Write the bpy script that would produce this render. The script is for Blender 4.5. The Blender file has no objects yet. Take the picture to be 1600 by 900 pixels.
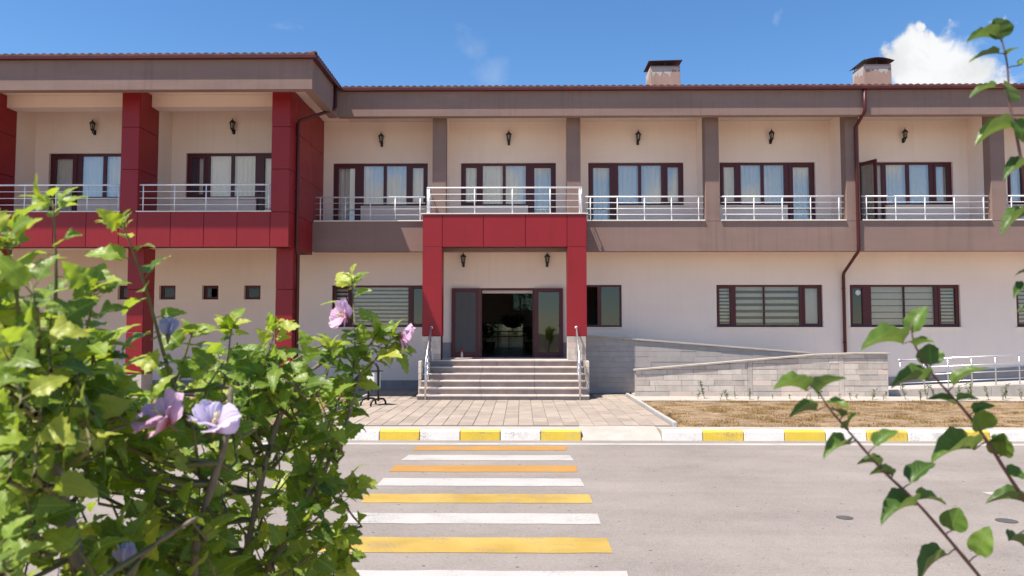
import bpy, bmesh, math, random
from mathutils import Vector, Matrix, Quaternion
random.seed(11)
scene = bpy.context.scene
COL = scene.collection

# ------------------------------------------------------------------ camera
cam_d = bpy.data.cameras.new('camera'); cam = bpy.data.objects.new('camera', cam_d); COL.objects.link(cam)
cam.location = (0, 0, 2.1)
cam.rotation_euler = (math.radians(90 + 3.1), 0, math.radians(0.715))
cam_d.lens = 27.0; cam_d.sensor_width = 36.0; cam_d.clip_start = 0.05; cam_d.clip_end = 2000
cam_d.dof.use_dof = True; cam_d.dof.focus_distance = 16.0; cam_d.dof.aperture_fstop = 7.5
scene.camera = cam

# ------------------------------------------------------------------ sky, sun, exposure
SUN_TO = Vector((-0.41, -0.26, 1.0)).normalized()
ELEV = math.asin(SUN_TO.z); ROT = math.atan2(SUN_TO.x, SUN_TO.y)
world = bpy.data.worlds.new('World'); scene.world = world; world.use_nodes = True
wn = world.node_tree.nodes; wl = world.node_tree.links; wn.clear()
def wnode(t, **k):
    n = wn.new(t)
    for a, b in k.items(): setattr(n, a, b)
    return n
def wmath(op, a, b=None, clamp=False):
    n = wnode('ShaderNodeMath', operation=op); n.use_clamp = clamp
    for i, v in enumerate((a, b)):
        if v is None: continue
        if isinstance(v, (int, float)): n.inputs[i].default_value = v
        else: wl.new(v, n.inputs[i])
    return n.outputs[0]
sky = wnode('ShaderNodeTexSky', sky_type='NISHITA'); sky.sun_disc = False
sky.sun_elevation = ELEV; sky.sun_rotation = ROT; sky.altitude = 1200; sky.air_density = 1.0; sky.dust_density = 0.15; sky.ozone_density = 2.6
tc = wnode('ShaderNodeTexCoord')
nz = wnode('ShaderNodeTexNoise'); nz.inputs['Scale'].default_value = 15.0; nz.inputs['Detail'].default_value = 7.0; nz.inputs['Roughness'].default_value = 0.56
wl.new(tc.outputs['Generated'], nz.inputs['Vector'])
sub = wnode('ShaderNodeVectorMath', operation='SUBTRACT'); wl.new(nz.outputs['Color'], sub.inputs[0]); sub.inputs[1].default_value = (.5, .5, .5)
scl = wnode('ShaderNodeVectorMath', operation='SCALE'); wl.new(sub.outputs[0], scl.inputs[0]); scl.inputs['Scale'].default_value = 0.085
wrp = wnode('ShaderNodeVectorMath', operation='ADD'); wl.new(tc.outputs['Generated'], wrp.inputs[0]); wl.new(scl.outputs[0], wrp.inputs[1])
# cumulus clouds: (direction, angular radius); one bank right of the building, others all round the sky
CLOUDS = [((0.440, 0.839, 0.320), 0.0241), ((0.462, 0.829, 0.316), 0.0238), ((0.439, 0.849, 0.295), 0.0315), ((0.471, 0.834, 0.285), 0.0351), ((0.419, 0.855, 0.307), 0.0144), ((0.445, 0.829, 0.338), 0.0105), ((0.465, 0.822, 0.329), 0.0111), ((0.494, 0.826, 0.272), 0.0264), ((0.462, 0.845, 0.269), 0.0426), ((0.517, 0.814, 0.264), 0.0150), ((0.501, 0.800, 0.330), 0.0081), ((0.512, 0.798, 0.319), 0.0067)]
def ring(az, el, s):
    a = math.radians(az); e = math.radians(el); c = Vector((math.sin(a)*math.cos(e), math.cos(a)*math.cos(e), math.sin(e)))
    t = Vector((math.cos(a), -math.sin(a), 0))
    return [(c, s), (c + t*s*1.1 - Vector((0, 0, s*.35)), s*.8), (c - t*s*1.0 - Vector((0, 0, s*.4)), s*.75), (c + t*s*.3 + Vector((0, 0, s*.55)), s*.6)]
for az, el, s in ((193, 10, .05), (202, 12, .055), (184, 11, .045), (176, 14, .045), (166, 10, .05), (157, 13, .045), (222, 10, .055), (140, 9, .06), (244, 12, .06), (296, 12, .06), (118, 11, .06), (84, 9, .06)):
    CLOUDS += ring(az, el, s)
dens = None
for c, r in CLOUDS:
    c = Vector(c).normalized()
    d = wnode('ShaderNodeVectorMath', operation='DISTANCE'); wl.new(wrp.outputs[0], d.inputs[0]); d.inputs[1].default_value = c
    v = wmath('SUBTRACT', 1.0, wmath('DIVIDE', d.outputs['Value'], r*1.12))
    dens = v if dens is None else wmath('MAXIMUM', dens, v)
mr = wnode('ShaderNodeMapRange', interpolation_type='SMOOTHSTEP'); wl.new(dens, mr.inputs[0])
mr.inputs[1].default_value = 0.0; mr.inputs[2].default_value = 0.48
# thin wisps
wv = wnode('ShaderNodeVectorMath', operation='MULTIPLY'); wl.new(tc.outputs['Generated'], wv.inputs[0]); wv.inputs[1].default_value = (3, 3, 9)
n2 = wnode('ShaderNodeTexNoise'); n2.inputs['Scale'].default_value = 2.1; n2.inputs['Detail'].default_value = 6.0; n2.inputs['Roughness'].default_value = 0.6
wl.new(wv.outputs[0], n2.inputs['Vector'])
mw = wnode('ShaderNodeMapRange'); wl.new(n2.outputs['Fac'], mw.inputs[0]); mw.inputs[1].default_value = .67; mw.inputs[2].default_value = .85; mw.inputs[4].default_value = .35
wis = mw.outputs[0]
for c, r in (((-.04, .944, .324), .028), ((-.055, .93, .362), .02), ((.30, .88, .37), .012)):
    d = wnode('ShaderNodeVectorMath', operation='DISTANCE'); wl.new(wrp.outputs[0], d.inputs[0]); d.inputs[1].default_value = Vector(c).normalized()
    wis = wmath('MAXIMUM', wis, wmath('MULTIPLY', wmath('SUBTRACT', 1.0, wmath('DIVIDE', d.outputs['Value'], r), True), wmath('MULTIPLY', n2.outputs['Fac'], .34)))
fac = wmath('MAXIMUM', mr.outputs[0], wis, True)
# cloud brightness: billows a little greyer inside and towards the base
n3 = wnode('ShaderNodeTexNoise'); n3.inputs['Scale'].default_value = 11.0; n3.inputs['Detail'].default_value = 5.0
wl.new(wrp.outputs[0], n3.inputs['Vector'])
cr = wnode('ShaderNodeMapRange'); wl.new(n3.outputs['Fac'], cr.inputs[0]); cr.inputs[1].default_value = .3; cr.inputs[2].default_value = .62
CLOUD_LO, CLOUD_HI = 5.6, 8.2
cr.inputs[3].default_value = CLOUD_LO; cr.inputs[4].default_value = CLOUD_HI
cc = wnode('ShaderNodeCombineXYZ')
wl.new(wmath('MULTIPLY', cr.outputs[0], .97), cc.inputs[0]); wl.new(wmath('MULTIPLY', cr.outputs[0], .985), cc.inputs[1]); wl.new(cr.outputs[0], cc.inputs[2])
mixc = wnode('ShaderNodeMix', data_type='RGBA'); wl.new(fac, mixc.inputs[0]); hsv = wnode('ShaderNodeHueSaturation'); hsv.inputs['Saturation'].default_value = 1.2; hsv.inputs['Value'].default_value = 1.58; wl.new(sky.outputs[0], hsv.inputs['Color']); wl.new(hsv.outputs[0], mixc.inputs[6]); wl.new(cc.outputs[0], mixc.inputs[7])
bg = wnode('ShaderNodeBackground'); bg.inputs['Strength'].default_value = 0.074
wl.new(mixc.outputs[2], bg.inputs['Color'])
wo = wnode('ShaderNodeOutputWorld'); wl.new(bg.outputs[0], wo.inputs['Surface'])

sun_d = bpy.data.lights.new('sun', 'SUN'); sun = bpy.data.objects.new('sun', sun_d); COL.objects.link(sun)
sun_d.energy = 5.0; sun_d.angle = math.radians(0.53); sun_d.color = (1.0, 0.92, 0.80)
sun.rotation_euler = (-SUN_TO).to_track_quat('-Z', 'Y').to_euler(); sun.location = (-20, -10, 50)
vs = scene.view_settings
vs.view_transform = 'Standard'; vs.look = 'None'; vs.exposure = 0.7; vs.gamma = 1.0; vs.use_curve_mapping = False
scene.cycles.max_bounces = 8; scene.cycles.diffuse_bounces = 5; scene.cycles.transparent_max_bounces = 16
scene.cycles.sample_clamp_indirect = 6.0; scene.cycles.use_denoising = True

# ------------------------------------------------------------------ materials
def new_mat(name):
    m = bpy.data.materials.new(name); m.use_nodes = True; m.node_tree.nodes.clear(); return m
class NT:
    def __init__(s, m): s.n = m.node_tree.nodes; s.l = m.node_tree.links
    def node(s, t, ins=None, **k):
        n = s.n.new(t)
        for a, b in k.items(): setattr(n, a, b)
        for a, b in (ins or {}).items():
            if hasattr(b, 'is_linked') or isinstance(b, bpy.types.NodeSocket): s.l.new(b, n.inputs[a])
            else: n.inputs[a].default_value = b
        return n
    def noise(s, vec, scale, detail=4, rough=.55): return s.node('ShaderNodeTexNoise', {'Vector': vec, 'Scale': scale, 'Detail': detail, 'Roughness': rough}).outputs['Fac']
    def ramp(s, v, a, b, lo=0., hi=1.): return s.node('ShaderNodeMapRange', {0: v, 1: a, 2: b, 3: lo, 4: hi}).outputs[0]
    def mix(s, f, a, b, blend='MIX'): return s.node('ShaderNodeMix', {0: f, 6: a, 7: b}, data_type='RGBA', blend_type=blend).outputs[2]
    def math(s, op, a, b=0.): return s.node('ShaderNodeMath', {0: a, 1: b}, operation=op).outputs[0]
def c4(c): return (c[0], c[1], c[2], 1.)
def surf(name, col, rough=.8, var=.12, scale=3., fine=60., bump=.15, bdist=.004, metal=0., col2=None, stain=0., stain_col=(.1, .09, .08), objrand=0., spec=.4, obj_coords=False, stain_scale=.8, stretch=(1, 1, 1), hue=None, wear=0., streak=0., warp=0.):
    """matte procedural surface: two-scale mottling, optional stains, per-piece variation and fine relief"""
    m = new_mat(name); t = NT(m)
    if obj_coords: pos = t.node('ShaderNodeTexCoord').outputs['Object']
    else: pos = t.node('ShaderNodeNewGeometry').outputs['Position']
    mp = t.node('ShaderNodeMapping', {'Vector': pos, 'Scale': stretch}).outputs[0]
    big = t.noise(mp, scale, 5); fi = t.noise(mp, fine, 3, .6)
    base = c4(col)
    c = t.mix(t.ramp(big, .3, .7), c4([v*(1-var) for v in col]), c4([min(1, v*(1+var)) for v in (col2 or col)]))
    c = t.mix(t.ramp(fi, .3, .7, 0, .5), c, t.mix(1., c, c4([1-var*1.2]*3), 'MULTIPLY'))
    if objrand:
        r = t.node('ShaderNodeObjectInfo').outputs['Random']
        if hue:
            rr = t.math('FRACT', t.math('MULTIPLY', r, 7.31))
            c = t.mix(t.ramp(rr, .68, 1., 0, .6), c, c4(hue))
        c = t.mix(1., c, t.node('ShaderNodeCombineColor', {0: t.ramp(r, 0, 1, 1-objrand, 1+objrand*.6), 1: t.ramp(r, 0, 1, 1-objrand, 1+objrand*.6), 2: t.ramp(r, 0, 1, 1-objrand, 1+objrand*.5)}).outputs[0], 'MULTIPLY')
    if stain:
        st = t.noise(mp, stain_scale, 7, .65)
        c = t.mix(t.ramp(st, .55, .78, 0, stain), c, c4(stain_col))
    if streak:
        sv = t.node('ShaderNodeMapping', {'Vector': pos, 'Scale': (7., 7., .35)}).outputs[0]
        sk = t.math('MULTIPLY', t.ramp(t.noise(sv, 1., 5, .6), .5, .8), t.ramp(t.noise(pos, .45, 4), .35, .65))
        c = t.mix(t.math('MULTIPLY', sk, streak), c, t.mix(1., c, c4((.62, .58, .55)), 'MULTIPLY'))
    if wear:
        wz = t.math('ADD', t.math('MULTIPLY', t.noise(pos, 42, 5, .7), .58), t.math('ADD', t.math('MULTIPLY', t.noise(pos, 2.2, 4), .3), t.math('MULTIPLY', t.noise(t.node('ShaderNodeMapping', {'Vector': pos, 'Scale': (.6, 6., 3.)}).outputs[0], 1.6, 5, .65), .2)))
        c = t.mix(t.ramp(wz, .57, .65, 0, wear), c, c4((.20, .18, .17)))
    bm = t.node('ShaderNodeBump', {'Height': fi, 'Strength': bump, 'Distance': bdist}).outputs[0]
    if warp:
        bm = t.node('ShaderNodeBump', {'Height': t.noise(pos, 1.1, 2), 'Strength': warp, 'Distance': .05, 'Normal': bm}).outputs[0]
    p = t.node('ShaderNodeBsdfPrincipled', {'Base Color': c, 'Roughness': rough, 'Metallic': metal, 'Normal': bm, 'Specular IOR Level': spec})
    t.node('ShaderNodeOutputMaterial', {0: p.outputs[0]})
    return m
M = {}
M['cream'] = surf('cream_render', (.86, .715, .625), .9, .035, .7, 90, .25, .004, stain=.12, stain_col=(.55, .47, .42), stain_scale=.5, streak=.2)
M['taupe'] = surf('taupe_render', (.26, .172, .148), .92, .07, 1.2, 70, .6, .008, stain=.35, stain_col=(.36, .265, .24), stain_scale=.9, stretch=(.5, .5, 1.6), streak=.7)
M['red'] = surf('red_composite_panel', (.27, .010, .016), .45, .06, .9, 30, .03, .001, objrand=.05, spec=.4, streak=.5, warp=.25)
M['red_core'] = surf('panel_joint_backing', (.05, .008, .01), .7, .1)
M['burgundy'] = surf('burgundy_window_frame', (.085, .010, .016), .38, .08, 3, 40, .03, .001)
M['gutter'] = surf('burgundy_painted_gutter', (.085, .013, .013), .42, .15, 3, 30, .05, .001)
M['white_metal'] = surf('white_painted_aluminium', (.78, .78, .80), .32, .03, 4, 40, .02, .001, spec=.5)
M['steel'] = surf('brushed_steel_tube', (.62, .62, .63), .28, .05, 4, 50, .02, .001, metal=.85)
M['white_stone'] = surf('white_marble_ledge', (.78, .76, .74), .5, .06, 3, 40, .05, .001, streak=.5)
M['grey_stone'] = surf('grey_plinth_stone', (.27, .25, .25), .85, .09, 2.5, 40, .2, .003, objrand=.06, stain=.25, stain_col=(.22, .2, .2), streak=.5)
M['block'] = surf('pale_limestone_block', (.57, .50, .445), .88, .14, 5, 60, .4, .004, objrand=.2, stain=.4, stain_col=(.43, .36, .32), stain_scale=3., hue=(.62, .47, .40))
M['block_rear'] = surf('shade_toned_grey_ramp_stone', (.40, .36, .34), .88, .08, 4, 60, .3, .003, objrand=.05, stain=.3, stain_col=(.33, .30, .28), stain_scale=2.)  # smooth grey rear parapet stone, base colour darkened partly to carry its shade
M['mortar_rear'] = surf('grey_joint', (.41, .37, .35), .95, .1, 6, 60, .3)
M['mortar'] = surf('grey_mortar', (.20, .175, .16), .95, .1, 6, 60, .3)
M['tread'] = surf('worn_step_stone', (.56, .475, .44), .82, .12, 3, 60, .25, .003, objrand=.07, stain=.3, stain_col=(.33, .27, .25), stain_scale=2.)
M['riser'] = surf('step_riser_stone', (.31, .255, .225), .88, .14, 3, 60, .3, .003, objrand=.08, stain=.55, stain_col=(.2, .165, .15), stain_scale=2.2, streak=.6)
M['paver'] = surf('rose_grey_paving_stone', (.355, .295, .25), .9, .12, 4, 50, .35, .004, objrand=.15, stain=.45, stain_col=(.25, .20, .175), stain_scale=1.4)
M['concrete'] = surf('pale_concrete', (.43, .385, .345), .92, .12, 3, 50, .4, .004, stain=.5, stain_col=(.36, .33, .3), stain_scale=1.5)
M['edging'] = surf('grey_concrete_edging', (.42, .40, .39), .9, .12, 3, 50, .3, .004, objrand=.05)
M['kerb_white'] = surf('chipped_white_kerb_paint', (.80, .755, .70), .6, .05, 4, 40, .3, .004, stain=.75, stain_col=(.45, .40, .36), stain_scale=2.6, wear=.6)
M['kerb_yellow'] = surf('chipped_yellow_kerb_paint', (.72, .50, .055), .6, .06, 4, 40, .3, .004, stain=.7, stain_col=(.45, .38, .25), stain_scale=2.6, wear=.6)
M['paint_white'] = surf('white_road_paint', (.435, .415, .395), .75, .07, 1.5, 90, .5, .004, stain=.35, stain_col=(.42, .39, .38), stain_scale=2., wear=.75)
M['paint_yellow'] = surf('yellow_road_paint', (.39, .25, .045), .75, .10, 1.2, 90, .5, .004, col2=(.47, .32, .08), stain=.5, stain_col=(.52, .25, .04), stain_scale=.9, wear=.75)
M['paint_orange'] = surf('orange_yellow_road_paint', (.41, .215, .052), .75, .10, 1.2, 90, .5, .004, stain=.3, stain_col=(.5, .25, .05), stain_scale=.9, wear=.75)
M['black_metal'] = surf('black_painted_metal', (.012, .012, .013), .4, .1, 6, 50, .05, .001)
M['lamp_glass'] = surf('frosted_lantern_glass', (.30, .27, .22), .25, .05)
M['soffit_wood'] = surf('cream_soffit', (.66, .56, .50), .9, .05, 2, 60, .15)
M['tiles'] = surf('terracotta_roof_tile', (.12, .05, .04), .85, .22, 6, 40, .3, .006, col2=(.16, .07, .05), stain=.5, stain_col=(.14, .09, .075), stain_scale=1.6)
M['chimney'] = surf('brown_chimney_render', (.40, .27, .225), .92, .10, 2, 50, .5, .01, streak=.6)
M['patch'] = surf('bare_grey_plaster', (.50, .45, .41), .95, .12, 5, 40, .5, .01)
M['sheet_metal'] = surf('dark_sheet_metal', (.10, .06, .055), .5, .2, 4, 30, .1)
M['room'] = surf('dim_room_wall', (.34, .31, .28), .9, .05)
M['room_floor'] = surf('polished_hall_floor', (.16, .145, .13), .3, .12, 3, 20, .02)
M['blind'] = surf('pale_blind_fabric', (.72, .66, .58), .9, .04, 3, 60, .1)
M['blind_dark'] = surf('sheer_blind_band', (.075, .075, .08), .9, .05)
M['pot'] = surf('dark_plant_pot', (.05, .04, .035), .6, .1)
M['bin_box'] = surf('white_bin_box', (.66, .65, .62), .5, .05, 3, 40, .05)
M['bark'] = surf('hibiscus_bark', (.20, .165, .12), .9, .25, 25, 160, .8, .004, stretch=(1, 1, .35))
M['twig'] = surf('purple_brown_twig', (.17, .085, .075), .7, .2, 30, 200, .4, .002)
M['stem'] = surf('green_brown_shoot', (.16, .15, .06), .75, .2, 30, 200, .4, .002)
M['grey_cap'] = surf('red_bottle_cap', (.45, .03, .03), .4, .05)
M['bottle'] = surf('clear_grey_bottle', (.45, .42, .40), .2, .05)
M['soil'] = surf('dry_soil_bed', (.24, .165, .10), .95, .25, 4, 40, .8, .02, col2=(.32, .225, .135))
M['far_ground'] = surf('dry_ground', (.20, .17, .12), .95, .2, .4, 8, .4, .02)

def asphalt():
    m = new_mat('bleached_asphalt'); t = NT(m)
    pos = t.node('ShaderNodeNewGeometry').outputs['Position']
    big = t.noise(pos, .55, 6, .6); mid = t.noise(pos, 4., 5, .6); fi = t.noise(pos, 130, 2, .6)
    lane = t.noise(t.node('ShaderNodeMapping', {'Vector': pos, 'Scale': (.15, 1.3, 1)}).outputs[0], 1.2, 4)
    vor = t.node('ShaderNodeTexVoronoi', {'Vector': pos, 'Scale': 85.}).outputs['Color']
    ag = t.node('ShaderNodeSeparateColor', {0: vor}).outputs[0]
    oil = t.noise(pos, 1.7, 6, .7)
    c = t.mix(t.ramp(big, .3, .7), c4((.215, .183, .164)), c4((.305, .262, .236)))
    c = t.mix(t.ramp(lane, .42, .68, 0, .45), c, c4((.185, .16, .147)))
    c = t.mix(t.ramp(mid, .4, .75, 0, .4), c, c4((.28, .255, .24)))
    c = t.mix(t.ramp(ag, .55, 1., 0, .26), c, c4((.42, .37, .34)))
    c = t.mix(t.ramp(ag, .28, .0, 0, .25), c, c4((.10, .09, .085)))
    c = t.mix(t.ramp(oil, .62, .74, 0, .4), c, c4((.13, .112, .103)))
    wob = t.node('ShaderNodeMix', {0: .03, 6: pos, 7: t.node('ShaderNodeTexNoise', {'Vector': pos, 'Scale': 14.}).outputs['Color']}, data_type='RGBA').outputs[2]
    for sc_, r_ in ((1.5, .028), (3.1, .035)):
        sp_ = t.node('ShaderNodeTexVoronoi', {'Vector': wob, 'Scale': sc_}, voronoi_dimensions='2D'); keep = t.node('ShaderNodeSeparateColor', {0: sp_.outputs['Color']}).outputs[0]
        c = t.mix(t.math('MULTIPLY', t.ramp(sp_.outputs['Distance'], r_, r_*.6, 0, .85), t.ramp(keep, .45, .5)), c, c4((.05, .042, .037)))
    h = t.math('ADD', t.math('MULTIPLY', ag, .7), t.math('MULTIPLY', fi, .5))
    b = t.node('ShaderNodeBump', {'Height': h, 'Strength': .55, 'Distance': .006}).outputs[0]
    p = t.node('ShaderNodeBsdfPrincipled', {'Base Color': c, 'Roughness': .88, 'Normal': b, 'Specular IOR Level': .3})
    t.node('ShaderNodeOutputMaterial', {0: p.outputs[0]}); return m
M['asphalt'] = asphalt()

def glass(name, tint, refl):
    m = new_mat(name); t = NT(m)
    tr = t.node('ShaderNodeBsdfTransparent', {'Color': c4(tint)})
    pos = t.node('ShaderNodeNewGeometry').outputs['Position']
    bmp = t.node('ShaderNodeBump', {'Height': t.noise(pos, .9, 2), 'Strength': .12, 'Distance': .02}).outputs[0]
    gl = t.node('ShaderNodeBsdfGlossy', {'Color': (1, 1, 1, 1), 'Roughness': .015, 'Normal': bmp})
    fr = t.node('ShaderNodeFresnel', {'IOR': 1.5}).outputs[0]
    mx = t.node('ShaderNodeMixShader', {0: t.math('ADD', t.math('MULTIPLY', fr, .85), refl), 1: tr.outputs[0], 2: gl.outputs[0]})
    t.node('ShaderNodeOutputMaterial', {0: mx.outputs[0]}); return m
M['glass'] = glass('double_glazing', (.97, .97, .96), .07)
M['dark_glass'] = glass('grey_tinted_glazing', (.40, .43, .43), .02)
M['rear_glass'] = glass('dark_rear_glazing', (.16, .18, .17), .0)
M['glass_low'] = glass('plain_glazing', (.92, .91, .90), .0)
M['cover'] = surf('dark_cast_cover', (.085, .078, .076), .8, .15, 8, 60, .3)

def cloth(name, col, trans):
    m = new_mat(name); t = NT(m)
    d = t.node('ShaderNodeBsdfDiffuse', {'Color': c4(col)}); tr = t.node('ShaderNodeBsdfTranslucent', {'Color': c4(col)})
    mx = t.node('ShaderNodeMixShader', {0: trans, 1: d.outputs[0], 2: tr.outputs[0]})
    t.node('ShaderNodeOutputMaterial', {0: mx.outputs[0]}); return m
M['curtain'] = cloth('white_sheer_curtain', (.90, .87, .82), .12)
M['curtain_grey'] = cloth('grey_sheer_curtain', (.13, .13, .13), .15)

def leaf_mat(name, dark, light, young, trans=.38, by_attr=False, back=None, rough=.42):
    """leaf blade: colour per leaf, paler veins along the rib, light shines through"""
    m = new_mat(name); t = NT(m)
    if by_attr: r = t.node('ShaderNodeAttribute', attribute_name='tone').outputs['Fac']
    else: r = t.node('ShaderNodeObjectInfo').outputs['Random']
    uv = t.node('ShaderNodeUVMap').outputs[0]
    sx = t.node('ShaderNodeSeparateXYZ', {0: uv})
    v = t.math('ABSOLUTE', t.math('SUBTRACT', sx.outputs[1], .5))
    wave = t.math('SINE', t.math('MULTIPLY', t.math('SUBTRACT', sx.outputs[0], t.math('MULTIPLY', v, .9)), 44.))
    vein = t.math('MAXIMUM', t.ramp(v, .035, .012), t.ramp(wave, .86, 1., 0, .55))
    c = t.mix(t.ramp(r, 0., .72), c4(dark), c4(light))
    c = t.mix(t.ramp(r, .72, .9), c, c4(young))
    pos = t.node('ShaderNodeNewGeometry').outputs['Position']
    c = t.mix(t.ramp(t.noise(pos, 60, 3), .35, .75, 0, .35), c, c4([q*.65 for q in dark]))
    c = t.mix(t.math('MULTIPLY', vein, .35), c, c4([min(1, q*1.5+.02) for q in light]))
    sp = t.math('MULTIPLY', t.ramp(t.noise(pos, 150, 3, .7), .66, .74), t.ramp(t.noise(pos, 9, 2), .5, .62))
    c = t.mix(t.math('MULTIPLY', sp, .8), c, (.20, .12, .035, 1))
    geo = t.node('ShaderNodeNewGeometry')
    cb = t.mix(t.math('MULTIPLY', geo.outputs['Backfacing'], .75), c, c4(back or [light[0]*1.05+.03, light[1]*1.0+.03, light[2]*1.3+.03]))
    b = t.node('ShaderNodeBump', {'Height': vein, 'Strength': .35, 'Distance': .0015}).outputs[0]
    p = t.node('ShaderNodeBsdfPrincipled', {'Base Color': cb, 'Roughness': rough, 'Specular IOR Level': .45, 'Normal': b})
    tr = t.node('ShaderNodeBsdfTranslucent', {'Color': t.mix(1., cb, (1.5, 1.45, .5, 1), 'MULTIPLY')})
    mx = t.node('ShaderNodeMixShader', {0: trans, 1: p.outputs[0], 2: tr.outputs[0]})
    t.node('ShaderNodeOutputMaterial', {0: mx.outputs[0]}); return m
M['leaf'] = leaf_mat('hibiscus_leaf', (.085, .150, .018), (.25, .36, .045), (.48, .52, .08), trans=.45)
M['leaf_mass'] = leaf_mat('hibiscus_leaf_mass', (.085, .150, .018), (.25, .36, .045), (.48, .52, .08), trans=.45, by_attr=True)
M['tree_leaf'] = leaf_mat('orchard_leaf', (.045, .10, .015), (.115, .20, .03), (.15, .24, .04), trans=.32, back=(.13, .21, .10))
M['seedling'] = leaf_mat('seedling_leaf', (.05, .085, .025), (.10, .15, .05), (.14, .18, .06), trans=.25)
M['house_plant'] = leaf_mat('house_plant_leaf', (.02, .05, .012), (.04, .08, .02), (.05, .09, .02), trans=.2)
M['far_leaf'] = leaf_mat('garden_tree_leaf', (.04, .08, .02), (.08, .14, .03), (.10, .16, .04), by_attr=True)

def petal(name, inner, outer):
    m = new_mat(name); t = NT(m)
    uv = t.node('ShaderNodeUVMap').outputs[0]; sx = t.node('ShaderNodeSeparateXYZ', {0: uv})
    w = t.math('SINE', t.math('ADD', t.math('MULTIPLY', sx.outputs[1], 60.), t.math('MULTIPLY', t.noise(uv, 6), 4.)))
    c = t.mix(t.ramp(sx.outputs[0], .05, .45), c4(inner), c4(outer))
    c = t.mix(t.ramp(w, -.2, 1., 0, .25), c, c4([q*.8 for q in outer]))
    b = t.node('ShaderNodeBump', {'Height': w, 'Strength': .4, 'Distance': .001}).outputs[0]
    d = t.node('ShaderNodeBsdfPrincipled', {'Base Color': c, 'Roughness': .7, 'Normal': b, 'Specular IOR Level': .2}); tr = t.node('ShaderNodeBsdfTranslucent', {'Color': c})
    mx = t.node('ShaderNodeMixShader', {0: .42, 1: d.outputs[0], 2: tr.outputs[0]})
    t.node('ShaderNodeOutputMaterial', {0: mx.outputs[0]}); return m
M['petal_pink'] = petal('pink_petal', (.55, .05, .16), (.84, .58, .80))
M['petal_lilac'] = petal('lilac_petal', (.45, .16, .36), (.72, .64, .86))
M['petal_blue'] = petal('wilted_blue_petal', (.30, .24, .50), (.44, .44, .66))
M['stamen'] = surf('cream_stamen', (.75, .66, .40), .8, .1)

def grass_mat():
    m = new_mat('dry_grass_blade'); t = NT(m)
    r = t.node('ShaderNodeAttribute', attribute_name='tone').outputs['Fac']
    c = t.mix(t.ramp(r, 0, .75), c4((.235, .145, .06)), c4((.40, .265, .115)))
    c = t.mix(t.ramp(r, .88, .95), c, c4((.15, .17, .045)))
    d = t.node('ShaderNodeBsdfDiffuse', {'Color': c}); tr = t.node('ShaderNodeBsdfTranslucent', {'Color': c})
    mx = t.node('ShaderNodeMixShader', {0: .3, 1: d.outputs[0], 2: tr.outputs[0]})
    t.node('ShaderNodeOutputMaterial', {0: mx.outputs[0]}); return m
M['grass'] = grass_mat()

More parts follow.
